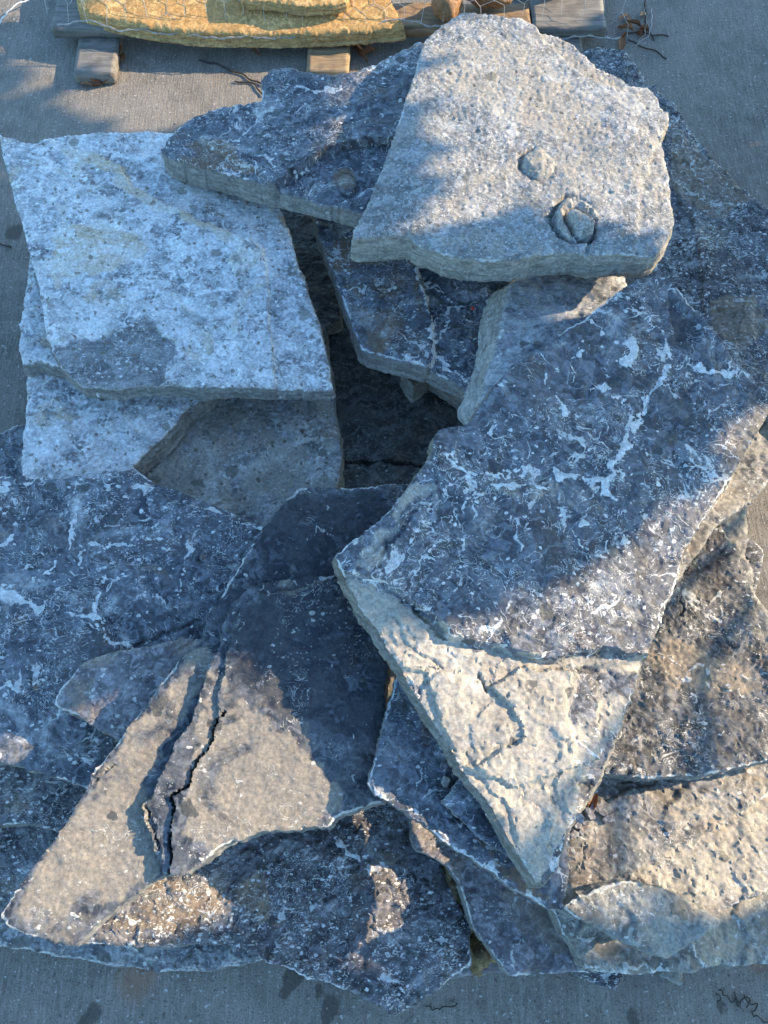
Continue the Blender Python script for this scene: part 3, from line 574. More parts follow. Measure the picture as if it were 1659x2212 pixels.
slab('N', 'stone_slab', 'dark brown triangular slab veined white at the right beside the big central slab', [(1550, 1126), (1565, 1155), (1592, 1195), (1604, 1222), (1609, 1245), (1627, 1290), (1636, 1340), (1650, 1390), (1670, 1420), (1720, 1500), (1720, 1640), (1659, 1640), (1530, 1672), (1403, 1680), (1310, 1670), (1280, 1600), (1340, 1400), (1400, 1200), (1500, 1100)], .05, M['nright'], tilt=None, seed=101., fine=.0014, mid=.003,
     veins=[([(1390, 1400), (1450, 1430), (1500, 1440), (1560, 1455), (1659, 1460)], .006, .52), ([(1420, 1440), (1480, 1470), (1540, 1475), (1620, 1500)], .005, .5), ([(1480, 1440), (1500, 1520), (1510, 1560)], .003, .6), ([(1480, 1280), (1500, 1290)], .010, .8), ([(1540, 1300), (1570, 1275)], .005, .7), ([(1520, 1325), (1560, 1350), (1590, 1345)], .003, .7)], tans=[([(1370, 1380), (1460, 1380), (1640, 1450), (1660, 1500), (1450, 1500)], .4)], cracks=[([(1462, 1290), (1475, 1310), (1470, 1330)], .003, .004)])
slab('N2', 'stone_slab', 'folded grey brown slab leaning at the right edge under the big central slab', [(1520, 1000), (1600, 900), (1659, 880), (1780, 800), (1850, 900), (1760, 960), (1700, 1010), (1660, 1040), (1634, 1066), (1614, 1088), (1592, 1104), (1558, 1122), (1538, 1150), (1515, 1185), (1490, 1215), (1467, 1252), (1440, 1260), (1420, 1180)], .035, M['tanr'], tilt=None, seed=107., steps=[([(1700, 900), (1640, 920), (1590, 1010), (1545, 1090), (1500, 1150), (1460, 1260), (1400, 1250), (1400, 1000), (1600, 850)], .007, .004, .4)], darks=[([(1500, 1150), (1540, 1110), (1530, 1160), (1470, 1250)], .6)])
slab('M', 'stone_slab', 'narrow dark slab with a bright crest wedged between the two pointed slabs', [(870, 1420), (857, 1455), (848, 1490), (830, 1562), (813, 1624), (798, 1680), (795, 1697), (810, 1716), (857, 1742), (893, 1767), (935, 1797), (982, 1833), (1036, 1871), (1066, 1888), (1110, 1922), (1155, 1946), (1185, 1964), (1212, 1966), (1222, 1930), (1228, 1860), (1230, 1760), (1150, 1600), (1000, 1400)], .028, M['navy'], tilt=None, seed=121., darks=[([(1212, 1966), (1224, 1810), (1238, 1800), (1232, 1960)], .9)],  # dark strip at the right end paints the shadow band beside the buff slab
     tans=[([(990, 1780), (1110, 1870), (1200, 1960), (1080, 1890)], .6)], veins=[([(1060, 1882), (1090, 1870), (1105, 1850)], .004, .7), ([(970, 1600), (950, 1690)], .010, .35), ([(800, 1700), (900, 1765), (1000, 1840), (1100, 1910)], .004, .7)])
slab('M2', 'stone_slab', 'thin dark sliver lying in the shadow under the big central slab', [(955, 1732), (970, 1712), (985, 1695), (1010, 1640), (1150, 1780), (1125, 1870), (1097, 1849), (1066, 1828), (1030, 1804), (988, 1768)], .012, M['navy'], tilt=None, seed=123.)
slab('Q', 'stone_slab', 'smooth grey green lens shaped slab with pale rim at the bottom right', [(1218, 1960), (1249, 1939), (1305, 1914), (1347, 1905), (1387, 1909), (1432, 1919), (1474, 1939), (1510, 1960), (1545, 1978), (1566, 1990), (1540, 2006), (1516, 2023), (1474, 2048), (1455, 2062), (1440, 2068), (1403, 2060), (1364, 2040), (1328, 2026), (1277, 1998), (1241, 1978)], .026, M['lens'], tilt=(-.04, -.08), seed=131., steps=[([(1330, 1940), (1365, 1975), (1370, 2010), (1360, 2050), (1500, 2070), (1560, 1960), (1400, 1900)], .003, .006)])
slab('F', 'stone_slab', 'huge central dark slab splashed with white, lower half a buff broken step', [(727, 1202), (740, 1182), (760, 1168), (800, 1138), (840, 1105), (870, 1065), (905, 1020), (930, 990), (936, 968), (938, 945), (950, 927), (975, 918), (1000, 912), (1015, 905), (1035, 878), (1060, 848), (1085, 815), (1110, 790), (1130, 775), (1170, 755), (1200, 732), (1240, 705), (1270, 685), (1310, 650), (1345, 625), (1375, 606), (1400, 600), (1430, 602), (1455, 618), (1480, 648), (1505, 675), (1530, 695), (1560, 738), (1580, 770), (1610, 800), (1659, 838), (1800, 900), (1720, 950), (1659, 895), (1640, 930), (1600, 1000), (1560, 1060), (1520, 1120), (1490, 1170), (1470, 1215), (1462, 1260), (1440, 1310), (1420, 1365), (1400, 1410), (1385, 1470), (1360, 1540), (1330, 1618), (1300, 1690), (1270, 1740), (1235, 1800), (1222, 1840), (1205, 1880), (1185, 1908), (1165, 1912), (1145, 1885), (1120, 1840), (1090, 1785), (1060, 1740), (1020, 1690), (980, 1625), (960, 1590), (920, 1530), (880, 1470), (850, 1412), (810, 1350), (785, 1320), (760, 1275), (740, 1235)], .042, M['front'], tilt=(-.17, .10), seed=141., undul=.007, grid=.0029, flare=.12, face=[(215, .18)],
     steps=[([(700, 1235), (760, 1238), (800, 1248), (845, 1265), (868, 1285), (905, 1308), (940, 1330), (968, 1375), (1010, 1385), (1060, 1393), (1110, 1402), (1150, 1420), (1200, 1422), (1260, 1408), (1310, 1402), (1360, 1408), (1450, 1430), (1400, 2000), (700, 2000)], -.018, .006, .25),
            ([(700, 1200), (780, 1120), (880, 1000), (930, 960), (955, 1000), (944, 1041), (928, 1075), (905, 1088), (891, 1098), (870, 1119), (849, 1147), (835, 1175), (810, 1195), (780, 1212), (760, 1240), (700, 1260)], -.007, .004, .3),
            ([(1060, 1480), (1100, 1520), (1130, 1560), (1140, 1600), (1080, 1620), (1040, 1650), (1000, 1660), (1120, 1700), (1300, 1640), (1300, 1450), (1130, 1440)], .008, .003),
            ([(925, 1450), (940, 1500), (955, 1560), (985, 1625), (900, 1560), (860, 1440)], -.007, .003), ([(1190, 1700), (1215, 1760), (1190, 1830), (1230, 1850), (1300, 1700), (1240, 1680)], -.005, .003), ([(1010, 1620), (1060, 1700), (1100, 1740), (1130, 1840), (1000, 1700)], -.004, .003), ([(760, 1265), (850, 1300), (880, 1390), (960, 1440), (900, 1500), (780, 1330)], -.004, .003),
            ([(1225, 1480), (1245, 1600), (1240, 1680), (1260, 1700), (1500, 1700), (1420, 1420), (1250, 1440)], -.005, .006),
            ([(1440, 640), (1520, 690), (1510, 740), (1460, 730)], -.009, .006)],
     roughs=[([(760, 1260), (900, 1330), (1400, 1420), (1400, 1500), (1165, 1950), (1000, 1700)], 1.3)],
     cracks=[([(895, 1305), (905, 1325), (940, 1345), (968, 1372)], .010, .010), ([(1035, 1455), (1050, 1480), (1060, 1500)], .0035, .006), ([(900, 1440), (960, 1445), (1040, 1450)], .002, .003), ([(1440, 790), (1405, 850), (1390, 900)], .010, .003), ([(895, 1110), (860, 1155), (820, 1200)], .006, .006)],
     tans=[([(740, 1240), (845, 1275), (1010, 1390), (1130, 1415), (1230, 1440), (1260, 1700), (1165, 1930), (990, 1650), (860, 1420)], 1.0), ([(1130, 1410), (1400, 1415), (1390, 1440), (1200, 1445)], .8), ([(1230, 1440), (1260, 1700), (1200, 1880), (1380, 1500)], .42), ([(760, 1220), (860, 1080), (940, 1000), (945, 1040), (870, 1120), (800, 1240)], .5), ([(1000, 1020), (1250, 1030), (1330, 1080), (1320, 1120), (1000, 1060)], .3)],
     darks=[([(1440, 650), (1520, 700), (1500, 760), (1450, 740)], 1.)],
     veins=[([(965, 975), (975, 1005), (1010, 1024), (1060, 1028), (1110, 1020), (1165, 1022), (1190, 985)], .006, .8), ([(1000, 1095), (1045, 1068), (1090, 1045), (1180, 1050)], .006, .8), ([(1200, 1025), (1250, 1032), (1300, 1042), (1325, 1078)], .008, .9), ([(1240, 1000), (1280, 970), (1305, 990)], .007, .7), ([(1308, 1060), (1325, 1000), (1350, 960), (1390, 905)], .008, .9), ([(1340, 950), (1375, 900), (1395, 880)], .007, .9), ([(1395, 890), (1400, 860), (1425, 820), (1447, 780), (1440, 735)], .009, .9), ([(1450, 790), (1500, 785), (1540, 805), (1590, 812), (1600, 780)], .008, .85), ([(1195, 840), (1215, 870), (1225, 890), (1240, 905)], .008, .95), ([(1180, 805), (1185, 830), (1200, 840)], .004, .8), ([(1235, 770), (1260, 765)], .010, .9), ([(1350, 740), (1370, 770), (1350, 780)], .012, .8), ([(1270, 830), (1310, 840)], .010, .6), ([(1310, 1160), (1302, 1215), (1320, 1250), (1330, 1270), (1320, 1300), (1290, 1330)], .003, .85), ([(1250, 1120), (1260, 1130)], .008, .8), ([(1330, 860), (1350, 870)], .005, .8), ([(1480, 970), (1530, 1000)], .012, .6), ([(1480, 990), (1530, 1030), (1575, 1055)], .003, .9), ([(1400, 1030), (1480, 1032), (1560, 1020)], .002, .7), ([(1240, 1150), (1260, 1180)], .005, .8), ([(1020, 1040), (1030, 1085)], .005, .7), ([(1040, 1360), (1070, 1370)], .004, .5)])

# ------------------------------------------------------------------ the concrete yard
def gp(u, v, z=0.):
    p = on_plane([(u, v)], (z, 0, 0))[0]; return np.array([p[0], p[1], z])
def hit(u, v):
    """first surface met along the sight line through a traced point"""
    best = gp(u, v, 0.)
    for k, s in SLABS.items():
        p = on_plane([(u, v)], s['pl'])[0]
        if inside(s['B'], np.array([p[0]]), np.array([p[1]]))[0]:
            z = s['pl'][0]+s['pl'][1]*p[0]+s['pl'][2]*p[1]
            if z > best[2]: best = np.array([p[0], p[1], z])
    return best

m, n, l, bs = nt('brushed_concrete'); b = NB(n, l); co = b.coord()
big = b.noise(co, 2.2, 5, .6); md = b.noise(co, 14, 8, .65); vs = b.mapping(co, sc=(1, .10, 1))
br = b.noise(vs, 210, 4, .6, .4); br2 = b.noise(b.mapping(co, sc=(.16, 1, 1)), 150, 3, .6)
gr = b.noise(co, 330, 4, .7); ag = b.noise(co, 130, 2, .5, .3)
c = b.mix(b.ramp(md, .3, .7), (.115, .10, .08), (.21, .185, .15))
c = b.mix(b.ramp(big, .38, .66, 0, .55), c, (.27, .235, .19))
c = b.mix(b.ramp(br, .40, .68, 0, .5), c, (.31, .28, .235))
c = b.mix(b.ramp(gr, .54, .66, 0, .85), c, (.06, .055, .05))
c = b.mix(b.ramp(gr, .44, .34, 0, .55), c, (.34, .31, .27))
c = b.mix(b.ramp(ag, .66, .70, 0, .7), c, (.48, .46, .42))
c = b.mix(b.ramp(ag, .335, .30, 0, .7), c, (.06, .055, .05))
st_ = b.math('ADD', b.attr('stain'), b.math('MULTIPLY', b.math('SUBTRACT', md, .5), 1.2))
c = b.mix(b.ramp(st_, .42, .62, 0, .75), c, (.055, .045, .035))
c = b.mix(b.ramp(b.math('ADD', b.attr('rust'), b.math('MULTIPLY', b.math('SUBTRACT', gr, .5), .8)), .35, .8, 0, .5), c, (.28, .13, .06))
l.new(c, bs.inputs['Base Color']); bs.inputs['Roughness'].default_value = .88
h = b.math('ADD', b.math('MULTIPLY', br, .6), b.math('MULTIPLY', gr, .5)); h = b.math('ADD', h, b.math('MULTIPLY', ag, .3))
h = b.math('ADD', h, b.math('MULTIPLY', md, .9)); h = b.math('ADD', h, b.math('MULTIPLY', br2, .2))
l.new(b.bump(h, .003, .95), bs.inputs['Normal'])
xs = np.concatenate([[-60, -20, -6, -3], np.arange(-1.6, 1.6, .014), [3, 6, 20, 60]])
ys = np.concatenate([[-60, -20, -6, -2], np.arange(-.6, 2.7, .014), [4, 8, 20, 60]])
XX, YY = np.meshgrid(xs, ys); xx, yy = XX.ravel(), YY.ravel()
nx = len(xs); F_ = [(j*nx+i, j*nx+i+1, (j+1)*nx+i+1, (j+1)*nx+i) for j in range(len(ys)-1) for i in range(nx-1)]
stn = np.zeros(len(xx)); rst = np.zeros(len(xx))
for (u, v, r_) in [(625, 2120, .018), (640, 2100, .02), (610, 2150, .012), (690, 2140, .014), (715, 2175, .022), (705, 2195, .016), (1370, 2200, .02), (1560, 2175, .016), (200, 2190, .02), (180, 2212, .02), (30, 500, .03), (1200, 2190, .01), (350, 2200, .008)]:
    p = gp(u, v); stn = np.maximum(stn, .85*np.exp(-((xx-p[0])**2+((yy-p[1])*.8)**2)/r_**2))
for (u, v, r_) in [(290, 2120, .05), (320, 2108, .03), (1640, 2080, .03)]:
    p = gp(u, v); rst = np.maximum(rst, .8*np.exp(-((xx-p[0])**2+(yy-p[1])**2)/r_**2))
near = (np.abs(xx) < 1.7) & (yy > -.7) & (yy < 2.8)
zz = np.where(near, np.minimum(0, .0012*fbm(xx*3, yy*3, 5, 3)-.001), -.001)
ground = build_mesh('ground', np.column_stack([xx, yy, zz]), F_, m, {'stain': stn, 'rust': rst}); tag(ground, kind='structure')

# ------------------------------------------------------------------ pallet with yellow stone under wire netting
def wood(name, a, bcol, knot=0.4):
    m, n, l, bs = nt(name); b = NB(n, l); co = b.coord()
    g_ = b.noise(b.mapping(co, sc=(.12, 1, 1)), 90, 6, .65, .8); g2 = b.noise(b.mapping(co, sc=(.2, 1, 1)), 22, 4, .6, 1.5)
    c = b.mix(b.ramp(g_, .3, .7), a, bcol); c = b.mix(b.ramp(g2, .55, .75, 0, .6), c, tuple(x*.45 for x in a))
    c = b.mix(b.ramp(b.noise(co, 14, 6, .65), .52, .7, 0, .5), c, (.06, .05, .045))
    l.new(c, bs.inputs['Base Color']); bs.inputs['Roughness'].default_value = .8
    l.new(b.bump(b.math('ADD', g_, g2), .002, .8), bs.inputs['Normal']); return m
WG = wood('weathered_grey_timber', (.13, .12, .10), (.24, .22, .19)); WB = wood('brown_timber', (.20, .125, .065), (.33, .22, .12))
WB2 = wood('block_timber', (.24, .16, .085), (.36, .26, .15))
import bmesh
def timber(name, mat, x0, x1, y0, y1, z0, z1, parent=None, seed=0, bev=.003, origin=(0, 0, 0), along='x'):
    bm = bmesh.new(); nx_ = max(2, int((x1-x0)/.012)); ny_ = max(2, int((y1-y0)/.012)); nz_ = max(2, int((z1-z0)/.010))
    nx_, ny_ = min(nx_, 90), min(ny_, 60)
    r = bmesh.ops.create_cube(bm, size=1)
    for v in bm.verts: v.co = Vector((x0 if v.co.x < 0 else x1, y0 if v.co.y < 0 else y1, z0 if v.co.z < 0 else z1))
    def cuts(axis, k):
        ed = [e for e in bm.edges if abs((e.verts[0].co-e.verts[1].co).normalized()[axis]) > .99]
        if k > 1: bmesh.ops.subdivide_edges(bm, edges=ed, cuts=k-1, use_grid_fill=True)
    bmesh.ops.bevel(bm, geom=list(bm.edges), offset=bev, segments=2, affect='EDGES')
    for ax, k, a0, a1 in ((0, nx_, x0, x1), (1, ny_, y0, y1), (2, nz_, z0, z1)):
        for i in range(1, k):
            co_ = [0, 0, 0]; co_[ax] = a0+(a1-a0)*i/k; no = [0, 0, 0]; no[ax] = 1
            bmesh.ops.bisect_plane(bm, geom=list(bm.verts)+list(bm.edges)+list(bm.faces), plane_co=co_, plane_no=no)
    co_ = np.array([v.co[:] for v in bm.verts])
    d = fbm(co_[:, 0]*14+co_[:, 2]*9, co_[:, 1]*14+co_[:, 2]*31, seed, 4, .6)*.0022
    c0 = np.array([(x0+x1)/2, (y0+y1)/2, (z0+z1)/2]); hs = np.array([(x1-x0)/2, (y1-y0)/2, (z1-z0)/2])
    q = (co_-c0)/hs; nn = q*(np.abs(q) > .93); nn /= np.linalg.norm(nn, axis=1)[:, None]+1e-6
    co_ = co_+nn*(d-.0006)[:, None]-np.array(origin)
    for v, p in zip(bm.verts, co_): v.co = p
    me = bpy.data.meshes.new(name); bm.to_mesh(me); bm.free(); me.materials.append(mat)
    me.polygons.foreach_set('use_smooth', [True]*len(me.polygons))
    o = bpy.data.objects.new(name, me); C.objects.link(o)
    if parent: o.parent = parent
    else: o.location = origin
    return o
YB = gp(210, 183)[1]; ZB = .033
YD = on_plane([(500, 84)], (ZB, 0, 0))[0][1]          # front of the deck
pal = bpy.data.objects.new('pallet', None); C.objects.link(pal); pal.location = (0, YB, 0)
tag(pal, 'weathered timber pallet lying on concrete at the top, loaded with yellow stone', 'pallet')
PO = (0, YB, 0)
def xw(u, v, Y):
    dx, dy, dz = ray(u, v); return dx*Y/dy
for k, (ua, ub_, mt) in enumerate([(163, 252, WG), (664, 755, WB2), (1165, 1262, WG)]):
    timber('runner', mt, xw(ua, 178, YB), xw(ub_, 178, YB), YB+.002*k, YB+.95, .001, ZB, pal, 3+k, .003, PO)
Z1 = ZB+.001; Z2 = Z1+.030
xl, xr = xw(115, 78, YD), xw(1306, 78, YD); xl2, xr2 = xw(272, 78, YD), xw(1148, 78, YD)
timber('board', WB, xl2+.003, xr2-.003, YD+.004, YD+.10, Z1, Z2-.003, pal, 8, .002, PO)
timber('board', WB, xl2+.003, xr2-.003, YD+.45, YD+.55, Z1, Z2-.003, pal, 9, .002, PO)
for k, (a_, b_) in enumerate([(xl, xl2), (xr2, xr)]):
    timber('board', WG, a_, b_, YD, YD+.62, Z1, Z2, pal, 20+k, .002, PO)

YS = stone('yellow_sandstone', dark=(.42, .24, .085), mid=(.54, .325, .125), tan=(.52, .29, .10), white=(.56, .37, .17), tan_amt=.5, blotch=.05, speck=.15, squig=0, veil=.0, rough=.85, side=(.50, .33, .14), edge=.2, brown=.3, clast=0, chips=0, bumpk=.16)
RS = stone('rusty_stone', dark=(.12, .07, .04), mid=(.26, .16, .09), tan=(.34, .18, .08), white=(.45, .40, .32), tan_amt=.8, blotch=.05, speck=.2, squig=0, veil=.1, rough=.8)
GSM = stone('grey_rough_rock', dark=(.12, .12, .11), mid=(.24, .23, .21), tan=(.28, .22, .15), white=(.5, .48, .44), tan_amt=.3, blotch=.1, speck=.3, squig=0, veil=.1, rough=.8)
PSM = stone('porous_brown_rock', dark=(.06, .042, .02), mid=(.17, .12, .06), tan=(.22, .15, .07), white=(.36, .3, .2), tan_amt=.7, blotch=.05, speck=.2, squig=0, veil=0, rough=.9)
def place_slab(key, name, label, uv, T, mat, plane, **k):
    global settle
    keep = settle
    settle = lambda Pw, T_: np.array(plane, float)
    try: o = slab(key, name, label, uv, T, mat, tilt=None, maxtilt=9, **k)
    finally: settle = keep
    return o
zt_ = Z2+.043
place_slab('Y1', 'sandstone_block', 'long yellow sandstone slab lying on the pallet under wire netting', [(150, -90), (168, 16), (215, 34), (275, 47), (330, 58), (420, 68), (520, 72), (640, 72), (760, 66), (873, 56), (866, 38), (848, 10), (838, -10), (820, -90)], .042, YS, (zt_-.30*(YD+.05), 0, .30), seed=151., terrace=.0004, undul=.0015, fine=.0002, mid=.0007, jag=.0022, ledge=0., group='stones loaded on the pallet', flare=.15, cat='sandstone slab')
place_slab('Y2', 'sandstone_block', 'flat yellow stone lying on top of the long sandstone slab at the top edge', [(500, -90), (520, -4), (600, 4), (660, 12), (720, 10), (750, 2), (745, -90)], .030, YS, (zt_+.04-.30*(YD+.05), 0, .30), seed=152., terrace=.0004, undul=.0015, fine=.0002, mid=.0007, ledge=0., group='stones loaded on the pallet', cat='sandstone slab')

def rock(name, label, cat, c, size, mat, seed, rot=0., flat=0., sub=4, amp=.25, group=None, cut=True):
    bm = bmesh.new(); bmesh.ops.create_icosphere(bm, subdivisions=sub, radius=1)
    r = np.random.default_rng(seed); co_ = np.array([v.co[:] for v in bm.verts])
    if cut:
        for _ in range(9):
            d = r.normal(size=3); d /= np.linalg.norm(d); h_ = r.uniform(.55, .85)
            s = co_@d; co_ -= np.outer(np.clip(s-h_, 0, None), d)
    d = fbm(co_[:, 0]*2.2+seed, co_[:, 1]*2.2+co_[:, 2]*1.7, seed, 5, .6)*amp*.35
    co_ = co_*(1+d)[:, None]*np.array(size)
    a = rot; co_ = co_@np.array([[math.cos(a), math.sin(a), 0], [-math.sin(a), math.cos(a), 0], [0, 0, 1]])
    co_[:, 2] -= co_[:, 2].min()
    for v, p in zip(bm.verts, co_): v.co = p
    me = bpy.data.meshes.new(name); bm.to_mesh(me); bm.free(); me.materials.append(mat)
    if sub > 2: me.polygons.foreach_set('use_smooth', [True]*len(me.polygons))
    o = bpy.data.objects.new(name, me); C.objects.link(o); o.location = c
    return tag(o, label, cat, group)
def on_pal(u, v): # point of the deck top
    p = on_plane([(u, v)], (Z2, 0, 0))[0]; return (p[0], p[1], Z2)
rock('stone_chunk', 'rust brown stone on the pallet between yellow slab and big pale slab', 'stone', on_pal(965, 38), (.042, .05, .05), RS, 3, .3, group='stones loaded on the pallet')
rock('stone_chunk', 'tan brown stone on the pallet just above the big pale slab', 'stone', on_pal(1052, 14), (.075, .06, .045), RS, 5, .1, group='stones loaded on the pallet')
rock('stone_chunk', 'grey rounded stone behind the rust brown one on the pallet', 'stone', on_pal(915, -22), (.055, .06, .06), GSM, 8, .7, group='stones loaded on the pallet')
rock('stone_chunk', 'grey stone at the right end of the pallet behind the netting', 'stone', on_pal(1200, -30), (.10, .06, .07), GSM, 9, .2, group='stones loaded on the pallet')

# wire netting: hexagonal mesh bent over the load
def simple(name, col, rough=.5, metal=0.):
    m, n, l, bs = nt(name); b = NB(n, l)
    nz = b.noise(b.coord(), 60, 4, .6); c = b.mix(b.ramp(nz, .3, .7), tuple(x*.7 for x in col), col)
    l.new(c, bs.inputs['Base Color']); bs.inputs['Roughness'].default_value = rough; bs.inputs['Metallic'].default_value = metal; return m
WIRE = simple('galvanised_wire', (.52, .50, .46), .45, .6)
def curve_obj(name, polys, rad, mat, loc=(0, 0, 0)):
    cd = bpy.data.curves.new(name, 'CURVE'); cd.dimensions = '3D'; cd.bevel_depth = rad; cd.bevel_resolution = 2; cd.materials.append(mat)
    for P in polys:
        s = cd.splines.new('POLY'); s.points.add(len(P)-1)
        for q, p in zip(s.points, P): q.co = (p[0]-loc[0], p[1]-loc[1], p[2]-loc[2], 1)
    o = bpy.data.objects.new(name, cd); dg = bpy.context.evaluated_depsgraph_get()
    C.objects.link(o); dg.update(); me = bpy.data.meshes.new_from_object(o.evaluated_get(dg)); me.name = name
    bpy.data.objects.remove(o); o = bpy.data.objects.new(name, me); C.objects.link(o); o.location = loc
    if not me.materials: me.materials.append(mat)
    return o
def net_z(x, y):    # drapes from above the load down to the deck edge
    f = sstep(YD-.035, YD+.03, np.array([y]))[0]
    return Z2+.004 + f*(.058+.30*max(0, y-YD)) + .006*perlin(np.array([x*9.]), np.array([y*9.]), 3)[0]
polys = []; cw, chh = .052, .046
for j in range(-1, 9):
    for i in range(-18, 18):
        x = i*cw + (cw/2 if j % 2 else 0); y = YD-.03+j*chh*.75+.02*perlin(np.array([x*4.]), np.array([0.]), 9)[0]
        jx, jy = [perlin(np.array([x*31.+k]), np.array([y*37.]), 11+k)[0]*.010 for k in (0, 1)]
        def V_(px, py):
            wx_ = perlin(np.array([px*23.]), np.array([py*23.]), 21)[0]*.011; wy_ = perlin(np.array([px*23.]), np.array([py*23.]), 31)[0]*.011
            return (px+wx_, py+wy_, net_z(px+wx_, py+wy_))
        top = (x, y+chh/2); bot = (x, y-chh/2); r1 = (x+cw/2, y+chh/4); r2 = (x+cw/2, y-chh/4); l1 = (x-cw/2, y+chh/4)
        if y > YD+.36 or x < xl-.06 or x > xr+.05 or y < YD-.02: continue
        polys += [[V_(*l1), V_(*top)], [V_(*top), V_(*r1)], [V_(*r1), V_(*r2)]]
sel = []
for x in np.linspace(xl+.03, xr+.03, 160):
    y = YD-.028+.016*math.sin(x*7+1)+.01*perlin(np.array([x*11.]), np.array([0.]), 4)[0]
    sel.append((x, y, net_z(x, y)+.004))
net = curve_obj('wire_netting', polys, .0006, WIRE, (0, YD, Z2))
tag(net, 'galvanised hexagonal wire netting stretched over the stones on the pallet', 'wire netting')
sw = curve_obj('edge_wire', [sel, [(p[0], p[1]+.003*math.sin(i*1.3), p[2]+.003*math.cos(i*1.3)) for i, p in enumerate(sel)]], .0009, WIRE, (0, 0, 0)); sw.parent = net; sw.location = (0, -YD, -Z2)
def bent(P, k=14, amp=.006, seed=0):
    P = np.array(P, float); s = np.linspace(0, len(P)-1, k*(len(P)-1)+1); o_ = np.stack([np.interp(s, range(len(P)), P[:, i]) for i in range(3)], 1)
    for _ in range(k//2): o_[1:-1] = (o_[:-2]+o_[1:-1]*2+o_[2:])/4
    o_[:, 0] += perlin(s*1.7, s*0, seed)*amp; o_[:, 1] += perlin(s*1.7, s*0, seed+5)*amp
    return o_.tolist()
tag(curve_obj('wire_strand', [bent([gp(1375, 100, .012), gp(1392, 70, .05), gp(1398, 40, .09), gp(1393, 20, .12), gp(1400, -10, .16)]), bent([gp(1372, 102, .006), gp(1400, 75, .03), gp(1410, 50, .05), gp(1408, 20, .06)], seed=3)], .0009, WIRE, tuple(gp(1375, 100))), 'loose pale wire strands standing over leaf litter at the top right', 'wire')
STR = simple('white_strapping', (.75, .75, .72), .5)
tag(curve_obj('plastic_cord', [bent([gp(-30, 80, .004), gp(0, 46, .01), (*gp(18, 24, .02)[:2], .02), gp(40, 8, .02), gp(70, -4, .015), gp(110, -20, .008)])], .0018, STR, tuple(gp(0, 46))), 'white plastic cord curling across the concrete at the top left corner', 'cord')
tag(curve_obj('plastic_cord', [bent([gp(-40, 255, .004), gp(-10, 282, .004), gp(6, 298, .004), gp(18, 306, .004)], amp=.002)], .0018, STR, tuple(gp(0, 290))), 'short white cord end touching the corner of the upper left slab', 'cord')

# ------------------------------------------------------------------ small loose things
LEAF = []
for k, cc_ in enumerate([(.30, .12, .04), (.22, .09, .035), (.40, .20, .09)]): LEAF.append(simple('dry_leaf_%s' % 'abc'[k], cc_, .7))
random.seed(5)
def leaf(label, p, L, w, rot, curl, mat, group='dry leaves on the concrete', lift=.0, pitch=0.):
    nx_, ny_ = 12, 6; V_ = []; F2 = []
    for i in range(nx_+1):
        t = i/nx_; hw = w*.5*(math.sin(math.pi*t**.8)**.8)*(1+.12*math.sin(i*2.7))
        for j in range(ny_+1):
            s = j/ny_*2-1
            V_.append(((t-.5)*L, s*hw*(1-.25*abs(curl)*abs(s)), abs(s)**1.5*hw*curl*1.2+.10*L*curl*math.sin(t*5)+.05*L*(t-.5)**2*8*curl))
    for i in range(nx_):
        for j in range(ny_): a = i*(ny_+1)+j; F2.append((a, a+1, a+ny_+2, a+ny_+1))
    V_ = np.array(V_); ca, sa = math.cos(pitch), math.sin(pitch); V_ = V_@np.array([[ca, 0, sa], [0, 1, 0], [-sa, 0, ca]])
    V_[:, 2] -= V_[:, 2].min()-.001
    o = build_mesh('dry_leaf', V_, F2, mat, loc=(p[0], p[1], p[2]+lift)); o.rotation_euler = (0, 0, rot)
    return tag(o, label, 'leaf', group)
for (cu, cv, n_, su, sv, lb) in [(262, 112, 9, 9, 24, 'curled rust brown leaf in the narrow heap beside the left timber block'), (782, 112, 13, 15, 26, 'curled rust brown leaf in the heap beside the middle timber block'), (205, 186, 4, 30, 5, 'small brown leaf fragment at the foot of the left timber block'), (1360, 62, 10, 34, 26, 'small brown leaf scattered on the concrete at the top right')]:
    for k in range(n_):
        p = gp(cu+random.uniform(-su, su), cv+random.uniform(-sv, sv))
        leaf(lb, p, random.uniform(.02, .05), random.uniform(.010, .022), random.uniform(0, 6.28), random.uniform(.4, 1.3), random.choice(LEAF), lift=random.uniform(0, .015) if n_ > 8 and cu < 1000 else 0, pitch=random.uniform(-.5, .5))
PINK = simple('pinkish_leaf', (.42, .24, .15), .7)
leaf('long pale pinkish leaf lying alone on the concrete under the pallet edge', gp(535, 104), .115, .034, -.72, .9, PINK, pitch=-.22)
leaf('upright brown leaf on the concrete behind the big pale slab', gp(1342, 96), .06, .022, 1.4, .5, LEAF[0], pitch=.2)
TW = simple('dark_twig', (.045, .035, .03), .8)
def twig(label, pts, rad, seed): tag(curve_obj('twig', [bent([gp(u, v, .003) for u, v in pp], seed=seed+i, amp=.008) for i, pp in enumerate(pts)], rad, TW, tuple(gp(*pts[0][0]))), label, 'twig')
twig('thin dark twig lying on the sunlit concrete left of the dark upper slab', [[(430, 128), (470, 140), (520, 158), (566, 184)], [(510, 175), (545, 182), (570, 205)]], .0022, 1)
twig('thin branching root trailing over the shaded concrete at the top right', [[(1360, 85), (1380, 98), (1420, 110), (1435, 128)], [(1350, 70), (1400, 72), (1445, 80)], [(1395, 0), (1392, 40), (1405, 66), (1412, 88)]], .0018, 5)
twig('wiry dark tendril on the concrete at the bottom right', [[(1556, 2136), (1570, 2155), (1590, 2165), (1612, 2160), (1635, 2172), (1625, 2185), (1640, 2200), (1665, 2208)], [(1590, 2150), (1592, 2170), (1600, 2180)], [(1610, 2150), (1614, 2172)], [(1545, 2150), (1556, 2166)]], .0011, 9)
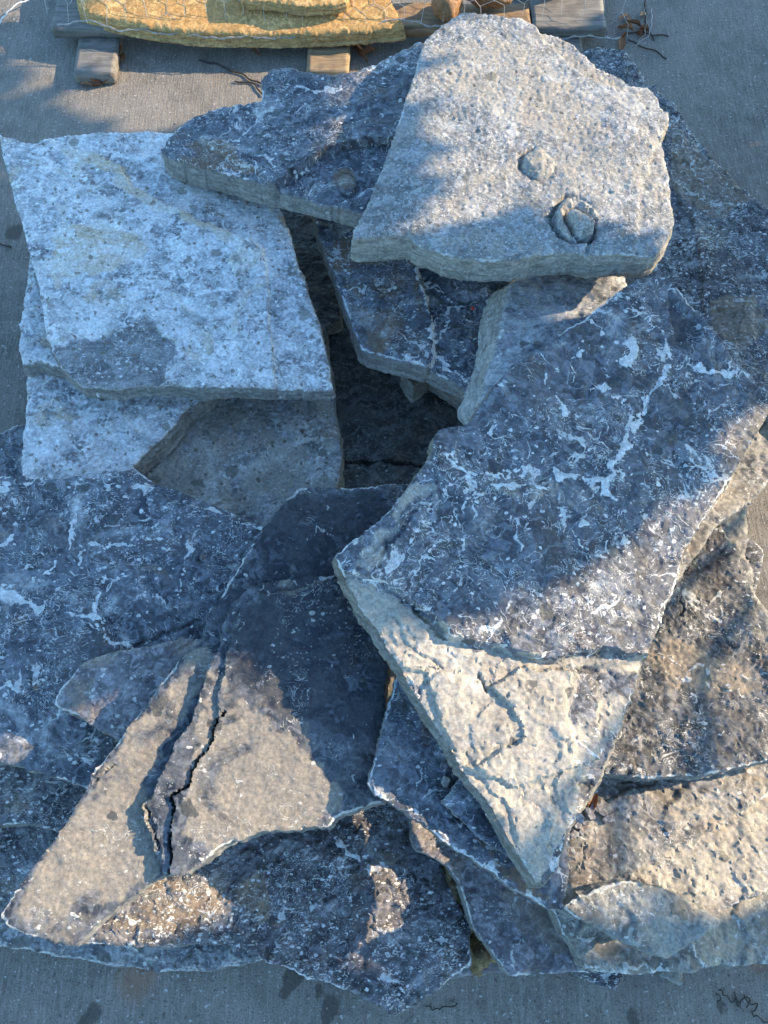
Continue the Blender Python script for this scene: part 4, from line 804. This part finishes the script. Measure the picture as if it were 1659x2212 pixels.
twig('faint thin stem on the concrete below the pile point', [[(922, 2176), (950, 2178), (985, 2166)]], .0011, 14)
twig('short reddish stem on the concrete at the left edge', [[(-8, 527), (14, 530), (26, 534)]], .0022, 17)

def shard(label, u, v, sx, sy, h_, rot, mat, seed, name='stone_chip', cat='stone chip', group='loose stone chips in the gaps of the pile', dz=0.):
    p = hit(u, v); r = np.random.default_rng(seed); k = r.integers(5, 7)
    an = np.sort(r.uniform(0, 2*math.pi, k)+np.arange(k)*.0); an = np.linspace(0, 2*math.pi, k, endpoint=False)+r.uniform(-.35, .35, k)
    P = np.stack([np.cos(an)*sx*r.uniform(.75, 1.1, k), np.sin(an)*sy*r.uniform(.75, 1.1, k)], 1)
    bm = bmesh.new(); a_ = [bm.verts.new((x, y, 0)) for x, y in P*1.05]; t_ = [bm.verts.new((x, y, h_*r.uniform(.7, 1.1))) for x, y in P*.9]
    bm.faces.new(a_[::-1]); bm.faces.new(t_)
    for i in range(k): bm.faces.new((a_[i], a_[(i+1) % k], t_[(i+1) % k], t_[i]))
    bmesh.ops.bevel(bm, geom=list(bm.edges), offset=min(sx, sy)*.08, segments=1, affect='EDGES')
    bmesh.ops.triangulate(bm, faces=list(bm.faces))
    me = bpy.data.meshes.new(name); bm.to_mesh(me); bm.free(); me.materials.append(mat)
    o = bpy.data.objects.new(name, me); C.objects.link(o); o.location = (p[0], p[1], p[2]+dz+.002); o.rotation_euler = (r.uniform(-.25, .25), r.uniform(-.25, .25), rot)
    return tag(o, label, cat, group)
sh = [(1296, 1752, .020, .008, .006, -.6), (1270, 1758, .014, .007, .007, -.9), (1310, 1768, .012, .008, .006, .6), (1250, 1766, .008, .007, .006, .2), (1278, 1745, .010, .006, .006, 1.0), (1262, 1778, .007, .005, .005, .3), (1244, 1782, .009, .007, .007, .8), (1236, 1800, .010, .007, .008, .4), (1252, 1796, .008, .005, .005, 1.9)]
for i, (u, v, a_, b_, h_, ro) in enumerate(sh): shard('grey angular chip in the small heap beside the lower edge of the central slab', u, v, a_, b_, h_, ro, M['purp'], 40+i, dz=.004)
shard('pale pebble in the gap left of the central slab, upper of two', 958, 1652, .008, .007, .010, .4, M['purp'], 71)
shard('pale pebble in the gap left of the central slab, lower of two', 963, 1688, .009, .009, .010, .9, M['lens'], 72)
p = hit(1278, 1728); o = leaf('rust brown leaf scrap tucked beside the lower edge of the central slab', p, .032, .016, 1.1, 1.0, LEAF[0], 'leaf scraps in the pile', .004, .5)
p = hit(1021, 668)
BER = simple('red_berry_skin', (.5, .02, .015), .35)
rock('berry', 'tiny red berry on the grey slab under the big pale slab', 'berry', tuple(p), (.0035, .0045, .003), BER, 2, .4, sub=3, cut=False, amp=.2)
p = gp(975, 1890, 0); rock('boulder', 'brown porous rock showing in the gap between speckled and purplish slabs', 'rock', (p[0]+.0, p[1]-.005, 0), (.07, .085, .045), PSM, 21, .5, sub=5, amp=.5)
p = gp(1030, 2045, 0); rock('boulder', 'small porous rock wedged under the edge of the purplish slab', 'rock', (p[0], p[1], 0), (.03, .05, .028), PSM, 23, .2, sub=4, amp=.5)

# loose grit and crumbs nobody would count
rg2 = np.random.default_rng(77); gv = []; gf = []
def crumb(p, s_):
    k0 = len(gv); o6 = np.array([[1, 0, 0], [-1, 0, 0], [0, 1, 0], [0, -1, 0], [0, 0, 1], [0, 0, -.4]])*s_*rg2.uniform(.5, 1.3, (6, 1))
    a_ = rg2.uniform(0, 6.28); R_ = np.array([[math.cos(a_), math.sin(a_), 0], [-math.sin(a_), math.cos(a_), 0], [0, 0, 1]])
    for q in o6@R_: gv.append(np.array(p)+q)
    for t_ in ((0, 2, 4), (2, 1, 4), (1, 3, 4), (3, 0, 4), (2, 0, 5), (1, 2, 5), (3, 1, 5), (0, 3, 5)): gf.append(tuple(k0+q for q in t_))
for _ in range(3800):
    x, y = rg2.uniform(-1.2, 1.2), rg2.uniform(-.5, 2.4)
    if _ % 2: # more near the foot of the pile and the pallet
        a_ = rg2.uniform(0, 6.28); x, y = .12+.95*math.cos(a_)*rg2.uniform(.8, 1.1), .55+.95*math.sin(a_)*rg2.uniform(.8, 1.15)
    crumb((x, y, .0008), .0013*rg2.lognormal(0, .5))
BBX = {k: (s_['B'].min(0), s_['B'].max(0), resample(s_['B'], .02)) for k, s_ in SLABS.items()}
def surf(x, y, skip=None):
    z = 0.
    for k, s_ in SLABS.items():
        bb = BBX[k]
        if not (bb[0][0] < x < bb[1][0] and bb[0][1] < y < bb[1][1]): continue
        if inside(bb[2], np.array([x]), np.array([y]))[0]: z = max(z, s_['pl'][0]+s_['pl'][1]*x+s_['pl'][2]*y)
    return z
for k, s_ in list(SLABS.items()):
    if k in ('Y1', 'Y2', 'X1', 'S0', 'H1'): continue
    B_ = s_['B']; nr = ring_normals(B_)
    for _ in range(60):
        i = rg2.integers(len(B_)); i = int(i); c_ = np.clip(fbm(B_[i:i+1, 0]*9, B_[i:i+1, 1]*9, 4, 2)[0]+.2, 0, 1)
        if rg2.random() > c_*1.6: continue
        q = B_[i]+nr[i]*rg2.exponential(.010)+rg2.normal(0, .004, 2)+nr[i]*.003
        z = surf(q[0], q[1]); zt = s_['pl'][0]+s_['pl'][1]*q[0]+s_['pl'][2]*q[1]
        if z > .02 and z < zt-.008: crumb((q[0], q[1], z+.0015), .0017*rg2.lognormal(0, .55))
GM = simple('grit_grains', (.26, .24, .21), .9)
gr_ = build_mesh('grit', np.array(gv), gf, GM, smooth=False); tag(gr_, 'scattered grit and crumbs of stone on the concrete', 'grit', kind='stuff')

# ------------------------------------------------------------------ unseen leaf screen added right of the view, shaped to shade the pile
A0 = 3.2; TE = math.tan(SUN_EL)
LIT = [  # gaps left in the added leaves where sun should reach
 [(-.40, -1.2), (-.34, -.2), (-.31, .06), (-.28, .155), (-.135, .20), (-.115, .8), (.18, .8), (.212, .52), (.245, .455), (.24, .40), (.215, .33), (.212, .25), (.24, .15), (.32, .05), (.40, -.01), (.46, -.06), (.48, -1.2)],
 [(.67, -.10), (.68, .06), (.77, .13), (.83, .17), (.875, .195), (.912, .33), (.935, .30), (1.02, .265), (1.12, .25), (1.34, .24), (1.42, .06), (1.42, -.02), (1.1, -.14)],
 [(1.73, -.45), (1.71, .0), (1.79, .13), (1.88, .165), (2.0, .20), (2.2, .23), (2.6, .3), (2.6, -.45)],
]
rg_ = np.random.default_rng(17); N_ = 19000
ss = rg_.uniform(-1.3, 2.6, N_); ww = rg_.uniform(-.95, 1.25, N_)
for s_c, w_c, r_c, k_c in ((.70, .155, .05, 260), (.98, .35, .05, 260), (.30, .33, .05, 260), (-.2, .30, .06, 300), (-.45, .1, .12, 500)):
    ss = np.concatenate([ss, rg_.normal(s_c, r_c, k_c)]); ww = np.concatenate([ww, rg_.normal(w_c, r_c, k_c)])
N_ = len(ss)
keepm = np.ones(N_, bool)
for P_ in LIT:
    P_ = np.array(P_); ins = inside(P_, ss, ww); dd = dist_line(P_, ss, ww, True)
    keepm &= ~(ins | (dd < .036))
soft = inside(np.array(LIT[1]), ss, ww) & (rg_.random(N_) < .0)
keepm |= soft
edge_ = ((ss-.6)/2.15)**2+((ww-.1)/1.25)**2 + .25*fbm(ss*2, ww*2, 3, 3)
keepm &= edge_ < 1.15
ss, ww = ss[keepm], ww[keepm]
sd_, pd_ = np.array(SUN_DIR[:2]), np.array([-SUN_DIR[1], SUN_DIR[0]])
dep = rg_.uniform(-.22, .22, len(ss)); al = A0+dep
ctr = np.column_stack([sd_[0]*al+pd_[0]*ss, sd_[1]*al+pd_[1]*ss, ww+al*TE])
LG = simple('screen_leaf', (.07, .11, .035), .6); BK = simple('screen_bark', (.12, .09, .065), .9)
lv = []; lf = []
for i, c_ in enumerate(ctr):
    d1 = rg_.normal(size=3); d1 /= np.linalg.norm(d1); d2 = np.cross(d1, rg_.normal(size=3)); d2 /= np.linalg.norm(d2)
    L_ = rg_.uniform(.055, .085); W_ = L_*.55; k0 = len(lv)
    lv += [c_-d1*L_, c_+d2*W_-d1*.2*L_, c_+d2*W_*.7+d1*.5*L_, c_+d1*L_*1.1, c_-d2*W_*.7+d1*.5*L_, c_-d2*W_-d1*.2*L_]
    lf.append(tuple(range(k0, k0+6)))
base = np.array([sd_[0]*(A0+.1)+pd_[0]*.55, sd_[1]*(A0+.1)+pd_[1]*.55, 0])
shade_screen = bpy.data.objects.new('shade_screen', None); C.objects.link(shade_screen); shade_screen.location = tuple(base)
tag(shade_screen, 'leafy shade screen added out of view to shadow most of the pile', 'shade_screen')
build_mesh('screen_leaves', np.array(lv)-base, lf, LG, smooth=False, parent=shade_screen)
br_ = [[(0, 0, 0), (.02, .01, .9), (0, .03, 1.6), (-.02, 0, 2.9)]]
limbs = [curve_obj('screen_trunk', br_, .07, BK)]
lb_ = []
for (s0, w0) in [(-1.1, -.3), (-.9, .7), (.5, .85), (1.5, -.45), (.5, -.5), (-.7, .3)]:
    e = np.array([sd_[0]*A0+pd_[0]*s0, sd_[1]*A0+pd_[1]*s0, w0+A0*TE])-base
    lb_.append([(0, 0, 1.0), (e[0]*.4, e[1]*.4, 1.0+(e[2]-1.0)*.6), tuple(e)])
limbs[0].parent = shade_screen
lo = curve_obj('screen_branches', lb_, .012, BK); lo.parent = shade_screen
